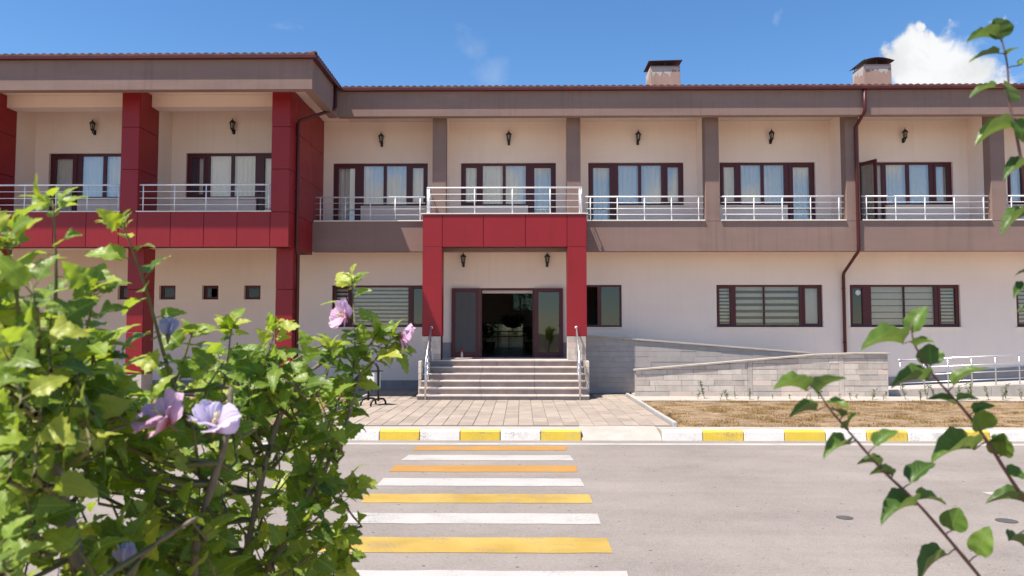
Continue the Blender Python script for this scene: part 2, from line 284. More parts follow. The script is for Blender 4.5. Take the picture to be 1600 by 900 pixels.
# ------------------------------------------------------------------ object helpers
WL = {}                                     # world offset of each parent
def put(o, parent=None, at=None):
    COL.objects.link(o)
    if parent is not None: o.parent = parent
    base = WL.get(parent.name, Vector()) if parent is not None else Vector()
    if at is not None: o.location = Vector(at) - base
    WL[o.name] = Vector(at) if at is not None else base
    return o
def tag(o, label=None, cat=None, group=None, kind=None):
    if label: o['label'] = label
    if cat: o['category'] = cat
    if group: o['group'] = group
    if kind: o['kind'] = kind
    return o
def empty(name, at, label=None, cat=None, group=None, kind=None):
    o = bpy.data.objects.new(name, None); o.empty_display_size = .2
    put(o, None, at); return tag(o, label, cat, group, kind)
class MB:
    """collects shapes in world coordinates, builds ONE mesh object"""
    def __init__(s): s.v = []; s.f = []; s.uv = None; s.mi = []
    def add(s, v, f): n = len(s.v); s.v += [tuple(p) for p in v]; s.f += [tuple(i+n for i in q) for q in f]; return s
    def box(s, x0, x1, y0, y1, z0, z1):
        return s.add([(x0, y0, z0), (x1, y0, z0), (x1, y1, z0), (x0, y1, z0), (x0, y0, z1), (x1, y0, z1), (x1, y1, z1), (x0, y1, z1)],
                     [(0, 3, 2, 1), (4, 5, 6, 7), (0, 1, 5, 4), (1, 2, 6, 5), (2, 3, 7, 6), (3, 0, 4, 7)])
    def prism(s, poly, y0, y1):            # polygon in XZ (counter-clockwise seen from -Y), extruded along Y
        n = len(poly); v = [(x, y0, z) for x, z in poly] + [(x, y1, z) for x, z in poly]
        return s.add(v, [tuple(range(n)), tuple(range(2*n-1, n-1, -1))] + [((i+1) % n, i, n+i, n+(i+1) % n) for i in range(n)])
    def prismx(s, poly, x0, x1):           # polygon in YZ, extruded along X
        n = len(poly); v = [(x0, y, z) for y, z in poly] + [(x1, y, z) for y, z in poly]
        return s.add(v, [tuple(range(n-1, -1, -1)), tuple(range(n, 2*n))] + [(i, (i+1) % n, n+(i+1) % n, n+i) for i in range(n)])
    def tube(s, pts, r, seg=8, cap=True):
        pts = [Vector(p) for p in pts]; rs = r if isinstance(r, (list, tuple)) else [r]*len(pts)
        n0 = len(s.v); up = None
        for i, p in enumerate(pts):
            d = ((pts[i+1] if i+1 < len(pts) else p) - (pts[i-1] if i else p))
            d = d.normalized() if d.length > 1e-9 else Vector((0, 0, 1))
            if up is None: up = Vector((0, 0, 1)) if abs(d.z) < .9 else Vector((1, 0, 0))
            a = d.cross(up); a = a.normalized() if a.length > 1e-6 else d.orthogonal().normalized()
            b = d.cross(a).normalized(); up = -b if False else up
            for k in range(seg):
                t = 2*math.pi*k/seg; s.v.append(tuple(p + (a*math.cos(t) + b*math.sin(t))*rs[i]))
        for i in range(len(pts)-1):
            for k in range(seg):
                s.f.append((n0+i*seg+k, n0+i*seg+(k+1) % seg, n0+(i+1)*seg+(k+1) % seg, n0+(i+1)*seg+k))
        if cap:
            s.f.append(tuple(n0+k for k in range(seg-1, -1, -1))); e = n0+(len(pts)-1)*seg; s.f.append(tuple(e+k for k in range(seg)))
        return s
    def lathe(s, prof, c, seg=12, k=1.):         # profile (radius, z) about a vertical axis through c
        n0 = len(s.v); prof = [(r*k, z*k) for r, z in prof]
        for r, z in prof:
            for q in range(seg):
                t = 2*math.pi*q/seg; s.v.append((c[0]+r*math.cos(t), c[1]+r*math.sin(t), c[2]+z))
        for i in range(len(prof)-1):
            for k in range(seg): s.f.append((n0+i*seg+k, n0+i*seg+(k+1) % seg, n0+(i+1)*seg+(k+1) % seg, n0+(i+1)*seg+k))
        s.f.append(tuple(n0+k for k in range(seg-1, -1, -1))); e = n0+(len(prof)-1)*seg; s.f.append(tuple(e+k for k in range(seg)))
        return s
    def build(s, name, mat, parent=None, bev=0., smooth=False, at=None):
        me = bpy.data.meshes.new(name); base = WL.get(parent.name, Vector()) if parent is not None else Vector()
        off = Vector(at) if at is not None else base
        me.from_pydata([(x-off.x, y-off.y, z-off.z) for x, y, z in s.v], [], s.f)
        if bev:
            bm = bmesh.new(); bm.from_mesh(me)
            bmesh.ops.bevel(bm, geom=[e for e in bm.edges if len(e.link_faces) == 2 and e.calc_face_angle(0) > .5], offset=bev, segments=1, affect='EDGES', clamp_overlap=True)
            bm.to_mesh(me); bm.free()
        if smooth: me.shade_smooth()
        me.materials.append(mat if not isinstance(mat, str) else M[mat])
        o = bpy.data.objects.new(name, me); put(o, parent, off); return o
def box(name, mat, x0, x1, y0, y1, z0, z1, parent=None, bev=0., at=None): return MB().box(x0, x1, y0, y1, z0, z1).build(name, mat, parent, bev, at=at)
def clone(o, parent, loc=None, rot=None, scale=None):
    c = o.copy(); COL.objects.link(c); c.parent = parent
    if loc is not None: c.location = loc
    if rot is not None: c.rotation_euler = rot
    if scale is not None: c.scale = scale
    return c
def wall_with_holes(x0, x1, z0, z1, holes):
    """split a wall rectangle into boxes around rectangular openings: list of (x0,x1,z0,z1)"""
    xs = sorted({x0, x1, *[h[0] for h in holes], *[h[1] for h in holes]}); xs = [x for x in xs if x0 <= x <= x1]; out = []
    for a, b in zip(xs, xs[1:]):
        m = (a+b)/2; zz = z0
        for h in sorted([h for h in holes if h[0] < m < h[1]], key=lambda q: q[2]):
            if h[2] > zz: out.append((a, b, zz, h[2]))
            zz = h[3]
        if zz < z1: out.append((a, b, zz, z1))
    return out

# ================================================================== SETTING
def structure(o): o['kind'] = 'structure'; return o
structure(box('ground', 'far_ground', -400, 400, -300, 700, -.6, -.05))
structure(box('road', 'asphalt', -60, 60, 4.6, 14.75, -.3, 0))
def strip(name, mat, x0, x1, y0, y1, parent=None, z=.004, wob=.012, n=14):
    """painted marking: a thin sheet with slightly uneven ends and edges"""
    m = MB(); xs = [x0 + (x1-x0)*i/n for i in range(n+1)]; v = []
    for i, x in enumerate(xs):
        e = .03 if i in (0, n) else 0
        v += [(x+random.uniform(-e, e), y0+random.uniform(-wob, wob), z), (x+random.uniform(-e, e), y1+random.uniform(-wob, wob), z)]
    m.add(v, [(2*i, 2*i+2, 2*i+3, 2*i+1) for i in range(n)])
    return m.build(name, mat, parent)
cw = structure(empty('zebra_crossing', (-.55, 10.3, .004)))
for i, (y0, y1) in enumerate([(13.49, 13.98), (12.46, 12.98), (11.46, 12.0), (10.44, 10.97), (9.43, 9.93), (8.43, 8.90), (7.35, 7.88), (6.30, 6.81)]):
    strip('stripe', ['paint_orange', 'paint_white', 'paint_orange', 'paint_white', 'paint_yellow', 'paint_white', 'paint_yellow', 'paint_white'][i], -1.9-.02*i, .80+.012*i, y0, y1, cw)
lm = structure(empty('lane_markings', (0, 12, .004)))
strip('edge_line', 'paint_white', -45, 45, 14.12, 14.36, lm, n=80)
strip('centre_line', 'paint_white', -16, -4.75, 9.95, 10.10, lm); strip('centre_line', 'paint_white', 5.95, 18, 9.98, 10.13, lm)
for x, y, r, t in ((3.607, 8.75, .09, 'left'), (5.326, 8.63, .11, 'right')):
    m = MB().lathe([(r, 0), (r, .004), (r*.86, .007), (r*.8, .005), (.01, .006)], (x, y, .002), 24)
    tag(m.build('valve_cover', 'cover', at=(x, y, 0)), f'small round dark cover set in the asphalt, {"nearer the crossing" if t == "left" else "farther right near the frame edge"}', 'cover', 'valve covers in the road')

# pavement side
structure(box('pavement_base', 'concrete', -60, 60, 15.3, 60, -.3, .165))
kerb = structure(box('kerb', 'concrete', -60, 1.134, 14.80, 15.32, -.2, .183)); kerb2 = box('kerb_backing', 'concrete', 2.664, 60, 14.80, 15.32, -.2, .183, kerb)
def kerb_mesh(L):
    m = MB().prismx([(14.70, -.1), (14.86, -.1), (14.86, .19), (14.775, .19), (14.73, .172)], 0, L); return m
k = 0
for x0, step, n, first in ((1.134, -.768, 24, 1), (2.664, .772, 30, 0)):
    for i in range(n):
        a = x0 + step*i; L = abs(step) - .012
        m = kerb_mesh(L); lx = a - abs(step) + .006 if step < 0 else a + .006
        m.v = [(x+lx, y+random.uniform(-.006, .006), z+random.uniform(-.006, .004)) for x, y, z in m.v]
        m.build('kerb_stone', 'kerb_yellow' if (i + first) % 2 else 'kerb_white', kerb, bev=.012)
drop = MB().prismx([(14.66, -.1), (15.5, -.1), (15.5, .180), (15.3, .178), (14.86, .11), (14.66, .012)], 1.14, 2.655)
structure(drop.build('dropped_kerb', 'concrete', bev=.01))

# paving tiles in front of the entrance
paving = structure(box('entrance_paving', 'mortar', -4.36, 3.03, 15.5, 24.42, .1, .178))
tw, tl = .305, .61
proto = None; nt = 0
for i in range(24):
    for j in range(15):
        x = -4.335 + tw*i; y = 15.52 + tl*j + (tl/2 if i % 2 else 0) - (tl/2)
        a, b = max(y, 15.51), min(y + tl, 24.38)
        if b - a < .1: continue
        if x + tw > -2.95 and x < 1.8 and a > 21.0: continue
        if x > 1.7 and b > 23.3: continue
        full = abs((b-a) - tl) < .001
        if full and proto is not None:
            o = clone(proto, paving, Vector((x+tw/2, (a+b)/2, .172)) - WL[paving.name])
        else:
            h = (b-a)/2 - .006
            o = MB().box(-tw/2+.006, tw/2-.006, -h, h, -.03, .018).build('paving_stone', 'paver', None, bev=.004, at=(0, 0, 0))
            o.parent = paving; o.location = Vector((x+tw/2, (a+b)/2, .172)) - WL[paving.name]
            if full: proto = o
        o.location.z += random.uniform(-.004, .004); o.rotation_euler = (random.uniform(-.004, .004), random.uniform(-.006, .006), random.uniform(-.004, .004))
for s, x in (('left', -4.41), ('right', 3.06)):
    e = tag(empty('garden_edging', (x, 19, .19)), f'grey concrete edging strip along the {s} side of the entrance paving', 'edging', 'edging strips beside the paving')
    yy = 15.45
    while yy < 22.0:
        MB().box(x-.04, x+.04, yy+.004, yy+.996, .1, .262 + random.uniform(-.004, .004)).build('edging_stone', 'edging', e, bev=.008); yy += 1.0
# lawns
def lawn(name, x0, x1, y0, y1):
    m = MB(); nx, ny = 40, 14
    for j in range(ny+1):
        for i in range(nx+1): m.v.append((x0+(x1-x0)*i/nx, y0+(y1-y0)*j/ny, .185 + (random.uniform(-.012, .03) if 0 < i < nx and 0 < j < ny else -.012)))
    for j in range(ny):
        for i in range(nx): q = j*(nx+1)+i; m.f.append((q, q+1, q+nx+2, q+nx+1))
    return structure(m.build(name, 'soil', smooth=True))
lawn('lawn_right', 3.1, 24, 15.33, 20.78); lawn('lawn_left', -22, -4.45, 15.33, 22.6)
def blades(name, x0, x1, y0, y1, n, label):
    v = []; f = []; tone = []
    for i in range(n):
        x = random.uniform(x0, x1); y = random.uniform(y0, y1); a = random.uniform(0, 6.283); cl = math.sin(x*5.1+math.sin(y*3.7)*2)*math.sin(y*6.3+x*1.3); h = random.uniform(.012, .04)*(1.9 if cl > .45 else 1.); w = random.uniform(.004, .010)
        if cl < -.55 and random.random() < .8: continue
        lx, ly = random.uniform(-.05, .05), random.uniform(-.05, .05); dx, dy = math.cos(a)*w, math.sin(a)*w
        pt = (math.sin(x*1.7)+math.sin(y*2.3+x))*.12
        k = len(v); v += [(x-dx, y-dy, .17), (x+dx, y+dy, .17), (x+lx, y+ly, .18+h)]; f.append((k, k+1, k+2)); tone += [min(1, max(0, random.random()+pt*.6))]*3
    me = bpy.data.meshes.new(name); me.from_pydata(v, [], f); at = me.attributes.new('tone', 'FLOAT', 'POINT'); at.data.foreach_set('value', tone)
    me.materials.append(M['grass']); o = bpy.data.objects.new(name, me); put(o); return tag(o, label, 'grass', None, 'stuff')
blades('dry_grass', 3.1, 15.5, 15.36, 20.75, 90000, 'short parched yellow grass on the lawn right of the paving')
blades('dry_grass', -14, -4.45, 15.36, 22.5, 40000, 'short parched grass on the lawn left of the paving')
structure(box('planting_strip', 'concrete', 3.12, 24, 20.80, 22.1, .05, .20))
# near side, where the photographer stands
structure(box('near_verge', 'soil', -60, 60, -30, 4.45, -.3, .14)); structure(box('near_kerb', 'concrete', -60, 60, 4.45, 4.62, -.3, .15))

# ================================================================== BUILDING
B = empty('two_storey_building', (-.5, 24.4, .19), 'long two-storey cream building with red clad wing, taupe balconies and entrance porch', 'building')
YW = 24.4
XL, XR = -19.5, 21.
GW = [(-6.05, -3.0, 2.18, 3.51), (1.72, 3.18, 2.18, 3.52), (6.178, 9.53, 2.18, 3.52), (10.385, 13.85, 2.18, 3.52), (15.6, 19.0, 2.18, 3.52)]
SMALL = [(x, x+.53, 3.06, 3.51) for x in (-14.30, -12.93, -11.60, -10.22, -8.87)]
DOOR = (-1.32, .41, 1.22, 3.42)
def wall(name, mat, x0, x1, y0, y1, z0, z1, holes):
    m = MB()
    for a, b, c, d in wall_with_holes(x0, x1, z0, z1, holes): m.box(a, b, y0, y1, c, d)
    return m.build(name, mat, B)
wall('ground_floor_wall', 'cream', XL, XR, YW, YW+.25, .0, 4.85, GW + SMALL + [DOOR])
UPX = [(-6.06, 1), (-1.946, 0), (2.138, 1), (6.33, 0), (10.69, 1), (15.45, 0)]      # left edge, mirrored
UW = 3.05; SILL, TOP, FLOOR = 6.06, 7.445, 5.2
def unit_holes(x, mir):
    return [(x, x+.90, FLOOR, TOP), (x+.90, x+UW, SILL, TOP)] if mir else [(x, x+2.15, SILL, TOP), (x+2.15, x+UW, FLOOR, TOP)]
hs = []
for x, mir in UPX: hs += unit_holes(x, mir)
wall('upper_wall', 'cream', -6.37, XR, YW, YW+.25, 5.2, 8.8, hs)
WUP = [(-10.16, 0), (-14.345, 1), (-18.5, 0)]
hs = []
for x, mir in WUP: hs += unit_holes(x, mir)
wall('wing_upper_wall', 'cream', XL, -6.62, 22.9, 23.15, 5.2, 8.8, hs)
box('end_wall', 'cream', XL-.25, XL, 22.9, 36.75, 0, 8.8, B); box('end_wall', 'cream', XR, XR+.25, YW, 36.75, 0, 8.8, B)
REAR = [(-1.67, .06, 1.25, 2.37), (-.39, 1.3, 2.98, 3.8)]
wall('rear_wall', 'cream', XL, XR, 36.5, 36.75, 0, 8.8, REAR)
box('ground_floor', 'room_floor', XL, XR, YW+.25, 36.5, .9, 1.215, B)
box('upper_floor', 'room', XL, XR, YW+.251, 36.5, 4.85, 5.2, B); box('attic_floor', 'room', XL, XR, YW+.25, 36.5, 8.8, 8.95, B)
m = MB()
for x in (-2.75, 1.6): m.box(x-.1, x+.1, YW+.25, 36.5, 1.215, 4.85)
m.box(XL, -2.85, 28.2, 28.35, 1.215, 4.85); m.box(1.7, XR, 28.2, 28.35, 1.215, 4.85); m.box(XL, XR, 28.2, 28.35, 5.2, 8.8)
for x in (-6.4, -2.5, 1.6, 5.8, 10., 14.4): m.box(x-.05, x+.05, YW+.25, 28.2, 5.2, 8.8)
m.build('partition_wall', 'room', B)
m = MB(); m.box(-1.67, .06, 36.54, 36.6, 1.75, 1.79); m.box(-1.15, -1.1, 36.54, 36.6, 1.25, 2.37)
rw = m.build('rear_door_frame', 'burgundy', B); box('pane', 'rear_glass', -1.67, .06, 36.56, 36.57, 1.25, 2.37, rw)
m = MB(); m.box(-.39, 1.3, 36.53, 36.6, 2.98, 3.02); m.box(-.1, -.05, 36.53, 36.6, 3.02, 3.8)
rw = m.build('rear_window_frame', 'burgundy', B); box('pane', 'rear_glass', -.39, 1.3, 36.56, 36.57, 2.98, 3.8, rw)

# plinth stones
pl = box('plinth', 'mortar', XL, -2.9, YW-.03, YW, .1, .49, B)
x = XL
while x < -2.95:
    w = min(random.uniform(.85, 1.15), -2.9-x); box('plinth_stone', 'grey_stone', x+.003, x+w-.003, YW-.05, YW-.028, .12, .50, pl, .004); x += w
for a, b in ((-2.8, -2.23), (1.31, 1.88)): box('plinth_stone', 'grey_stone', a, b, YW-.045, YW-.002, 1.22, 1.69, pl, .004)
mm = MB().prism([(10.6, .2), (XR, .2), (XR, 1.38), (11.6, .60), (10.6, .52)], YW-.05, YW-.002); mm.build('ramp_plinth', 'grey_stone', B)

# ---------------- windows
def frame_boxes(m, x0, x1, z0, z1, y0, y1, holes):
    for a, b, c, d in wall_with_holes(x0, x1, z0, z1, holes): m.box(a, b, y0, y1, c, d)
def curtain(name, mat, x0, x1, z0, z1, y, parent, amp=.034, per=.14, flare=0.):
    m = MB(); n = max(8, int((x1-x0)/per*7)); ph = random.uniform(0, 6); rows = (0, .5, 1)
    for q in rows:
        for i in range(n+1):
            u = i/n; x = x0+(x1-x0)*u; w = ph + (x-x0)/per*6.283 + 1.1*math.sin(x*2.1+ph) + .7*math.sin(x*5.3)
            s = 1 - .12*q
            m.v.append((x*1.0 + flare*(1-q)*u, y + amp*s*(math.sin(w)+.35*math.sin(2.1*w+1)), z0+(z1-z0)*q))
    for r in range(len(rows)-1):
        for i in range(n): a = r*(n+1)+i; m.f.append((a, a+1, a+n+2, a+n+1))
    return m.build(name, mat, parent, smooth=True)
def balcony_window(x, mir, yw, open_door=False):
    fx = (lambda a, b: (x+UW-b, x+UW-a)) if mir else (lambda a, b: (x+a, x+b))
    y0, y1 = yw+.09, yw+.16
    panes = [(.15, .50, SILL+.13, TOP-.13), (.70, 1.34, SILL+.07, TOP-.07), (1.44, 2.08, SILL+.07, TOP-.07)]
    dp = (2.36, 2.89, FLOOR+.16, TOP-.14)
    m = MB(); holes = [fx(a, b) + (c, d) for a, b, c, d in panes]
    if open_door:
        frame_boxes(m, *fx(0, 2.15), SILL, TOP, y0, y1, holes); m.box(*fx(2.15, 2.22), y0, y1, FLOOR, TOP); m.box(*fx(2.98, 3.05), y0, y1, FLOOR, TOP); m.box(*fx(2.22, 2.98), y0, y1, TOP-.07, TOP)
    else:
        frame_boxes(m, *fx(0, 2.15), SILL, TOP, y0, y1, holes); frame_boxes(m, *fx(2.15, UW), FLOOR, TOP, y0, y1, [fx(*dp[:2]) + dp[2:]])
    f = m.build('balcony_window', 'burgundy', B)
    # proud sashes of the opening light and the door
    s = MB(); a, b = fx(.07, .58); frame_boxes(s, a, b, SILL+.05, TOP-.05, y0-.022, y0-.002, [fx(.15, .50) + (SILL+.13, TOP-.13)]); s.build('sash', 'burgundy', f, .004)
    for a, b, c, d in panes: aa, bb = fx(a, b); box('pane', 'glass', aa-.01, bb+.01, y0+.03, y0+.036, c-.01, d+.01, f)
    if not open_door:
        s = MB(); a, b = fx(2.23, 2.99); frame_boxes(s, a, b, FLOOR+.03, TOP-.04, y0-.024, y0-.002, [fx(*dp[:2]) + dp[2:]]); s.build('door', 'burgundy', f, .004)
        aa, bb = fx(*dp[:2]); box('pane', 'glass', aa-.01, bb+.01, y0+.03, y0+.036, dp[2]-.01, dp[3]+.01, f)
        hx = fx(2.27, 2.30)[0]; MB().tube([(hx, y0-.03, 6.22), (hx, y0-.07, 6.22), (hx+(.1 if mir else -.1), y0-.07, 6.22)], .011, 6).build('handle', 'black_metal', f)
    gap = random.choice((0, 0, .12, .3)); curtain('curtain', 'curtain', *fx(.02+gap, 2.12), SILL-.05, TOP-.02, y1+.055, f); curtain('curtain', 'curtain', *fx(2.2, 3.0), FLOOR+.03, TOP-.02, y1+.06, f)
    box('sill', 'white_stone', fx(-.04, 2.13)[0], fx(-.04, 2.13)[1], yw-.05, yw+.088, SILL-.035, SILL-.001, f, .004)
    return f
for i, (x, mir) in enumerate(UPX): balcony_window(x, mir, YW, open_door=(i == 4))
for x, mir in WUP: balcony_window(x, mir, 22.9)
def leaf(name, hinge, ang, w, z0, z1, parent, pane_mat, stile=.11, th=.05, hang=None):
    """door leaf: frame, pane, handle (and a sheer hung behind the glass), turned by ang about its hinge"""
    R = Matrix.Translation(Vector((hinge[0], hinge[1], 0))) @ Matrix.Rotation(ang, 4, 'Z')
    def tr(m): m.v = [tuple(R @ Vector(p)) for p in m.v]; return m
    m = MB(); frame_boxes(m, 0, w, z0, z1, -th/2, th/2, [(stile, w-stile, z0+stile*1.25, z1-stile)])
    f = tr(m).build(name, 'burgundy', parent, .004)
    tr(MB().box(stile-.01, w-stile+.01, -.004, .004, z0+stile*1.25-.01, z1-stile+.01)).build('pane', pane_mat, f)
    hz = z0+1.0; tr(MB().tube([(w-.05, -th/2, hz), (w-.05, -th/2-.05, hz), (w-.16, -th/2-.05, hz)], .011, 6)).build('handle', 'black_metal', f)
    tr(MB().tube([(w-.05, th/2, hz), (w-.05, th/2+.05, hz), (w-.16, th/2+.05, hz)], .011, 6)).build('handle', 'black_metal', f)
    if hang:
        c = curtain('sheer', hang, stile-.02, w-stile+.02, z0+.15, z1-.12, -.02 if False else .012, f, amp=.006, per=.22)
        base = WL[f.name]; 
        for v in c.data.vertices: v.co = (R @ (v.co + base)) - base
    return f
leaf('open_balcony_door', (10.76, YW+.06), math.radians(-68), .74, FLOOR+.02, TOP-.04, B, 'glass')
# ground floor windows
def blind(x0, x1, z0, z1, y, parent, per, dark, mat='blind'):
    m = MB(); z = z1 - random.uniform(0, per*.4)
    zz = z1
    while zz > z0 + .01:
        a = max(z0, zz-per*(1-dark)); dy = random.uniform(-.002, .002)
        m.box(x0, x1, y+dy, y+.004+dy, a, zz); zz -= per
    m.build('blind', mat, parent); box('blind_backing', 'blind_dark', x0, x1, y+.02, y+.024, z0, z1, parent)
def ground_window(win, mulls, fills, proud=()):
    x0, x1, z0, z1 = win; y0, y1 = YW+.09, YW+.16; xs = [x0+.05]
    panes = []; prev = x0+.06
    for a, b in mulls: panes.append((prev, a)); prev = b
    panes.append((prev, x1-.06))
    m = MB(); hl = []
    for i, (a, b) in enumerate(panes):
        e = .05 if i in proud else 0.; hl.append((a+e, b-e, z0+.06+e, z1-.06-e))
    frame_boxes(m, x0, x1, z0, z1, y0, y1, hl); f = m.build('ground_window', 'burgundy', B)
    for (a, b, c, d), fl in zip(hl, fills):
        if fl != 'open': box('pane', 'glass_low' if fl not in ('dark',) else 'dark_glass', a-.01, b+.01, y0+.03, y0+.036, c-.01, d+.01, f)
        if fl == 'fine': blind(a, b, c, d, y1+.05, f, .125, .42)
        elif fl == 'wide': blind(a, b, c, d, y1+.05, f, .205, .45)
        elif fl == 'faint': blind(a, b, c, d, y1+.05, f, .205, .14)
        elif fl == 'close': blind(a, b, c, d, y1+.05, f, .11, .45)
        elif fl == 'sheer': curtain('curtain', 'curtain', a-.03, b+.03, c-.04, d+.03, y1+.07, f, .012, .2)
        elif fl == 'grey': curtain('curtain', 'curtain_grey', a-.03, b+.03, c-.04, d+.03, y1+.07, f, .012, .2)
    for i in proud:
        a, b, c, d = hl[i]; s = MB(); frame_boxes(s, a-.07, b+.07, c-.07, d+.07, y0-.02, y0-.002, [(a, b, c, d)]); s.build('sash', 'burgundy', f, .004)
    box('sill', 'white_stone', x0-.05, x1+.05, YW-.06, YW+.088, z0-.035, z0-.001, f, .004)
    return f
ground_window(GW[0], [(-5.50, -5.41), (-3.62, -3.50)], ['fine', 'fine', 'dark'], (0, 2))
ground_window(GW[1], [(2.42, 2.54)], ['open', 'dark'])
ground_window(GW[2], [(6.68, 6.81), (7.69, 7.73), (8.83, 8.95)], ['close', 'wide', 'wide', 'sheer'], (0, 3))
g4 = ground_window(GW[3], [(10.86, 11.09), (12.12, 12.15), (13.08, 13.22)], ['dark', 'faint', 'faint', 'close'], (0, 3))
MB().lathe([(.085, 0), (.085, .03), (.06, .035), (.06, .0)], (0, 0, 0), 20)
mt = MB().lathe([(.085, 0), (.085, .02), (.07, .025), (.065, .012), (.02, .012)], (0, 0, 0), 20); mt.v = [(10.68+x, YW+.112-z, 3.27+y) for x, y, z in mt.v]; mt.build('vent_fan', 'bin_box', g4)
ground_window(GW[4], [(16.1, 16.25), (18.2, 18.35)], ['fine', 'faint', 'dark'], (0, 2))
for i, (a, b, c, d) in enumerate(SMALL):
    m = MB(); frame_boxes(m, a, b, c, d, YW+.14, YW+.20, [(a+.10, b-.10, c+.09, d-.09)]); f = m.build('small_window', 'burgundy', B)
    box('pane', 'rear_glass', a+.09, b-.09, YW+.165, YW+.17, c+.08, d-.08, f)
# entrance door: frame in the opening, both leaves thrown open flat against the wall
m = MB(); frame_boxes(m, *DOOR, YW+.06, YW+.14, [(DOOR[0]+.06, DOOR[1]-.06, DOOR[2], DOOR[3]-.07)]); df = m.build('entrance_frame', 'burgundy', B)
m = MB().box(DOOR[0]+.06, DOOR[1]-.06, YW+.14, YW+.3, DOOR[3]-.16, DOOR[3]-.071); m.build('door_closer_rail', 'soffit_wood', df)
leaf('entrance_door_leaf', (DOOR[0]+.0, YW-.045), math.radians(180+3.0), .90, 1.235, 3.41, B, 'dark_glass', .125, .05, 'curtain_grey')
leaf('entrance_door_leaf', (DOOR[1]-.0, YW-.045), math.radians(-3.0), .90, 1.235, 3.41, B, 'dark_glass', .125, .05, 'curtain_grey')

# ---------------- main balconies: slab edge, columns, partitions, ledges, rails
SY = 23.2
sl = MB(); sl.box(-6.37, XR, SY, SY+.3, 4.47, 5.385); sl.box(-6.37, XR, SY+.3, YW-.001, 4.86, 5.19); sl.build('balcony_slab', 'taupe', B)
box('balcony_ceiling', 'cream', -6.37, XR, SY+.301, YW-.002, 4.82, 4.858, B)
COLX = [(-2.717, -2.305), (1.39, 1.80), (5.585, 6.01), (9.84, 10.25), (14.2, 14.64), (18.5, 18.92)]
for a, b in COLX:
    box('column', 'taupe', a, b, SY-.004, SY+.36, 5.386, 8.76, B, .006); box('partition', 'cream', a+.015, b-.015, SY+.362, YW-.001, 5.19, 8.78, B)
def railing(name, pts, z0, zt, parent, posts, mids=3, mat='white_metal', rt=.024, rm=.011, rp=.017):
    """top rail and thin rails along a polyline; every post is a part of its own"""
    m = MB(); m.tube([(x, y, zt) for x, y in pts], rt, 10)
    for q in range(mids): z = z0 + (zt-z0)*(q+1)/(mids+1); m.tube([(x, y, z) for x, y in pts], rm, 6)
    r = m.build(name, mat, parent, smooth=True)
    for x, y in posts: MB().tube([(x, y, z0), (x, y, zt)], rp, 8).build('post', mat, r, smooth=True)
    return r
def spaced(a, b, step): n = max(1, round((b-a)/step)); return [a+(b-a)*i/n for i in range(n+1)]
bays = [(-6.33, -2.93), (1.93, 5.56), (6.04, 9.81), (10.30, 14.17), (14.67, 18.47)]
for a, b in bays:
    box('ledge', 'white_stone', a+.0, b, SY-.05, SY+.34, 5.386, 5.42, B, .005)
    railing('balcony_railing', [(a+.02, SY+.08), (b-.02, SY+.08)], 5.42, 6.145, B, [(x, SY+.08) for x in spaced(a+.17, b-.17, .86)])

# ---------------- roof edge
FB, FT = 8.495, 9.29
box('roof_fascia', 'taupe', -5.35, XR+.6, 22.70, 22.95, FB, FT, B); box('eaves_soffit', 'soffit_wood', -5.529, XR+.6, 22.951, YW, 8.78, 8.799, B)
m = MB().box(XL-.6, -5.53, 19.9, 20.15, FB-.05, FT-.04); m.box(-5.78, -5.53, 20.151, 22.70, FB-.05, FT-.04); m.box(-5.53, -5.351, 22.70, 22.95, FB, FT); m.build('wing_fascia', 'taupe', B)
m = MB().box(XL-.6, -5.781, 20.151, 22.899, 8.80, 8.82); m.box(-6.37, -5.53, 22.9, 24.39, 8.80, 8.82); m.build('wing_soffit', 'cream', B)
def gutter_run(m, pts):                     # open trough, U section
    for (ax, ay), (bx, by), in zip(pts, pts[1:]):
        pass
m = MB()
for (x0, x1, y0, y1) in ((-5.39, XR+.7, 22.56, 22.70), (XL-.7, -5.39, 19.76, 19.9), (-5.53, -5.39, 19.9, 22.56)):
    m.box(x0, x1, y0, y1, 9.245, 9.26)
    if x1-x0 > .3: m.box(x0, x1, y0, y0+.012, 9.26, 9.315); m.box(x0, x1, y1-.012, y1, 9.26, 9.31)
    else: m.box(x1-.012, x1, y0, y1, 9.26, 9.315); m.box(x0, x0+.012, y0, y1, 9.26, 9.31)
m.build('gutter', 'gutter', B)
# tiled roof: corrugated courses, every ridge and step real
SLP = .235; EZ = 9.335
def tile_sheet(name, u0, u1, dist_end, place, per=.205, course=.36, seg=6):
    """u along the eaves, d up the slope from the eaves; dist_end(u) gives where the strip stops"""
    m = MB(); n = int((u1-u0)/per*seg)
    for i in range(n):
        ua, ub = u0+(u1-u0)*i/n, u0+(u1-u0)*(i+1)/n
        ha, hb = (.048*abs(math.cos(math.pi*(q-u0)/per)) for q in (ua, ub))
        end = dist_end((ua+ub)/2); d = -.05; k = 0
        while d < end:
            e = min(d+course, end)
            q = len(m.v); r = .012
            for u, h in ((ua, ha), (ub, hb)):
                m.v += [place(u, d, h+.024), place(u, e, h+.0)]
            m.f.append((q, q+2, q+3, q+1))
            if e < end: pass
            d = e; k += 1
        q = len(m.v); m.v += [place(ua, -.05, ha+.024), place(ub, -.05, hb+.024), place(ub, -.05, -.01), place(ua, -.05, -.01)]; m.f.append((q, q+3, q+2, q+1))
    o = m.build(name, 'tiles', B); o['kind'] = 'stuff'; return o
tile_sheet('roof_tiles', -5.46, XR+.7, lambda u: 8.0, lambda u, d, h: (u, 22.62+d, EZ+d*SLP+h))
tile_sheet('wing_roof_tiles', XL-.7, -5.44, lambda u: min(10.6, max(.02, -5.43-u)), lambda u, d, h: (u, 19.82+d, EZ+d*SLP+h))
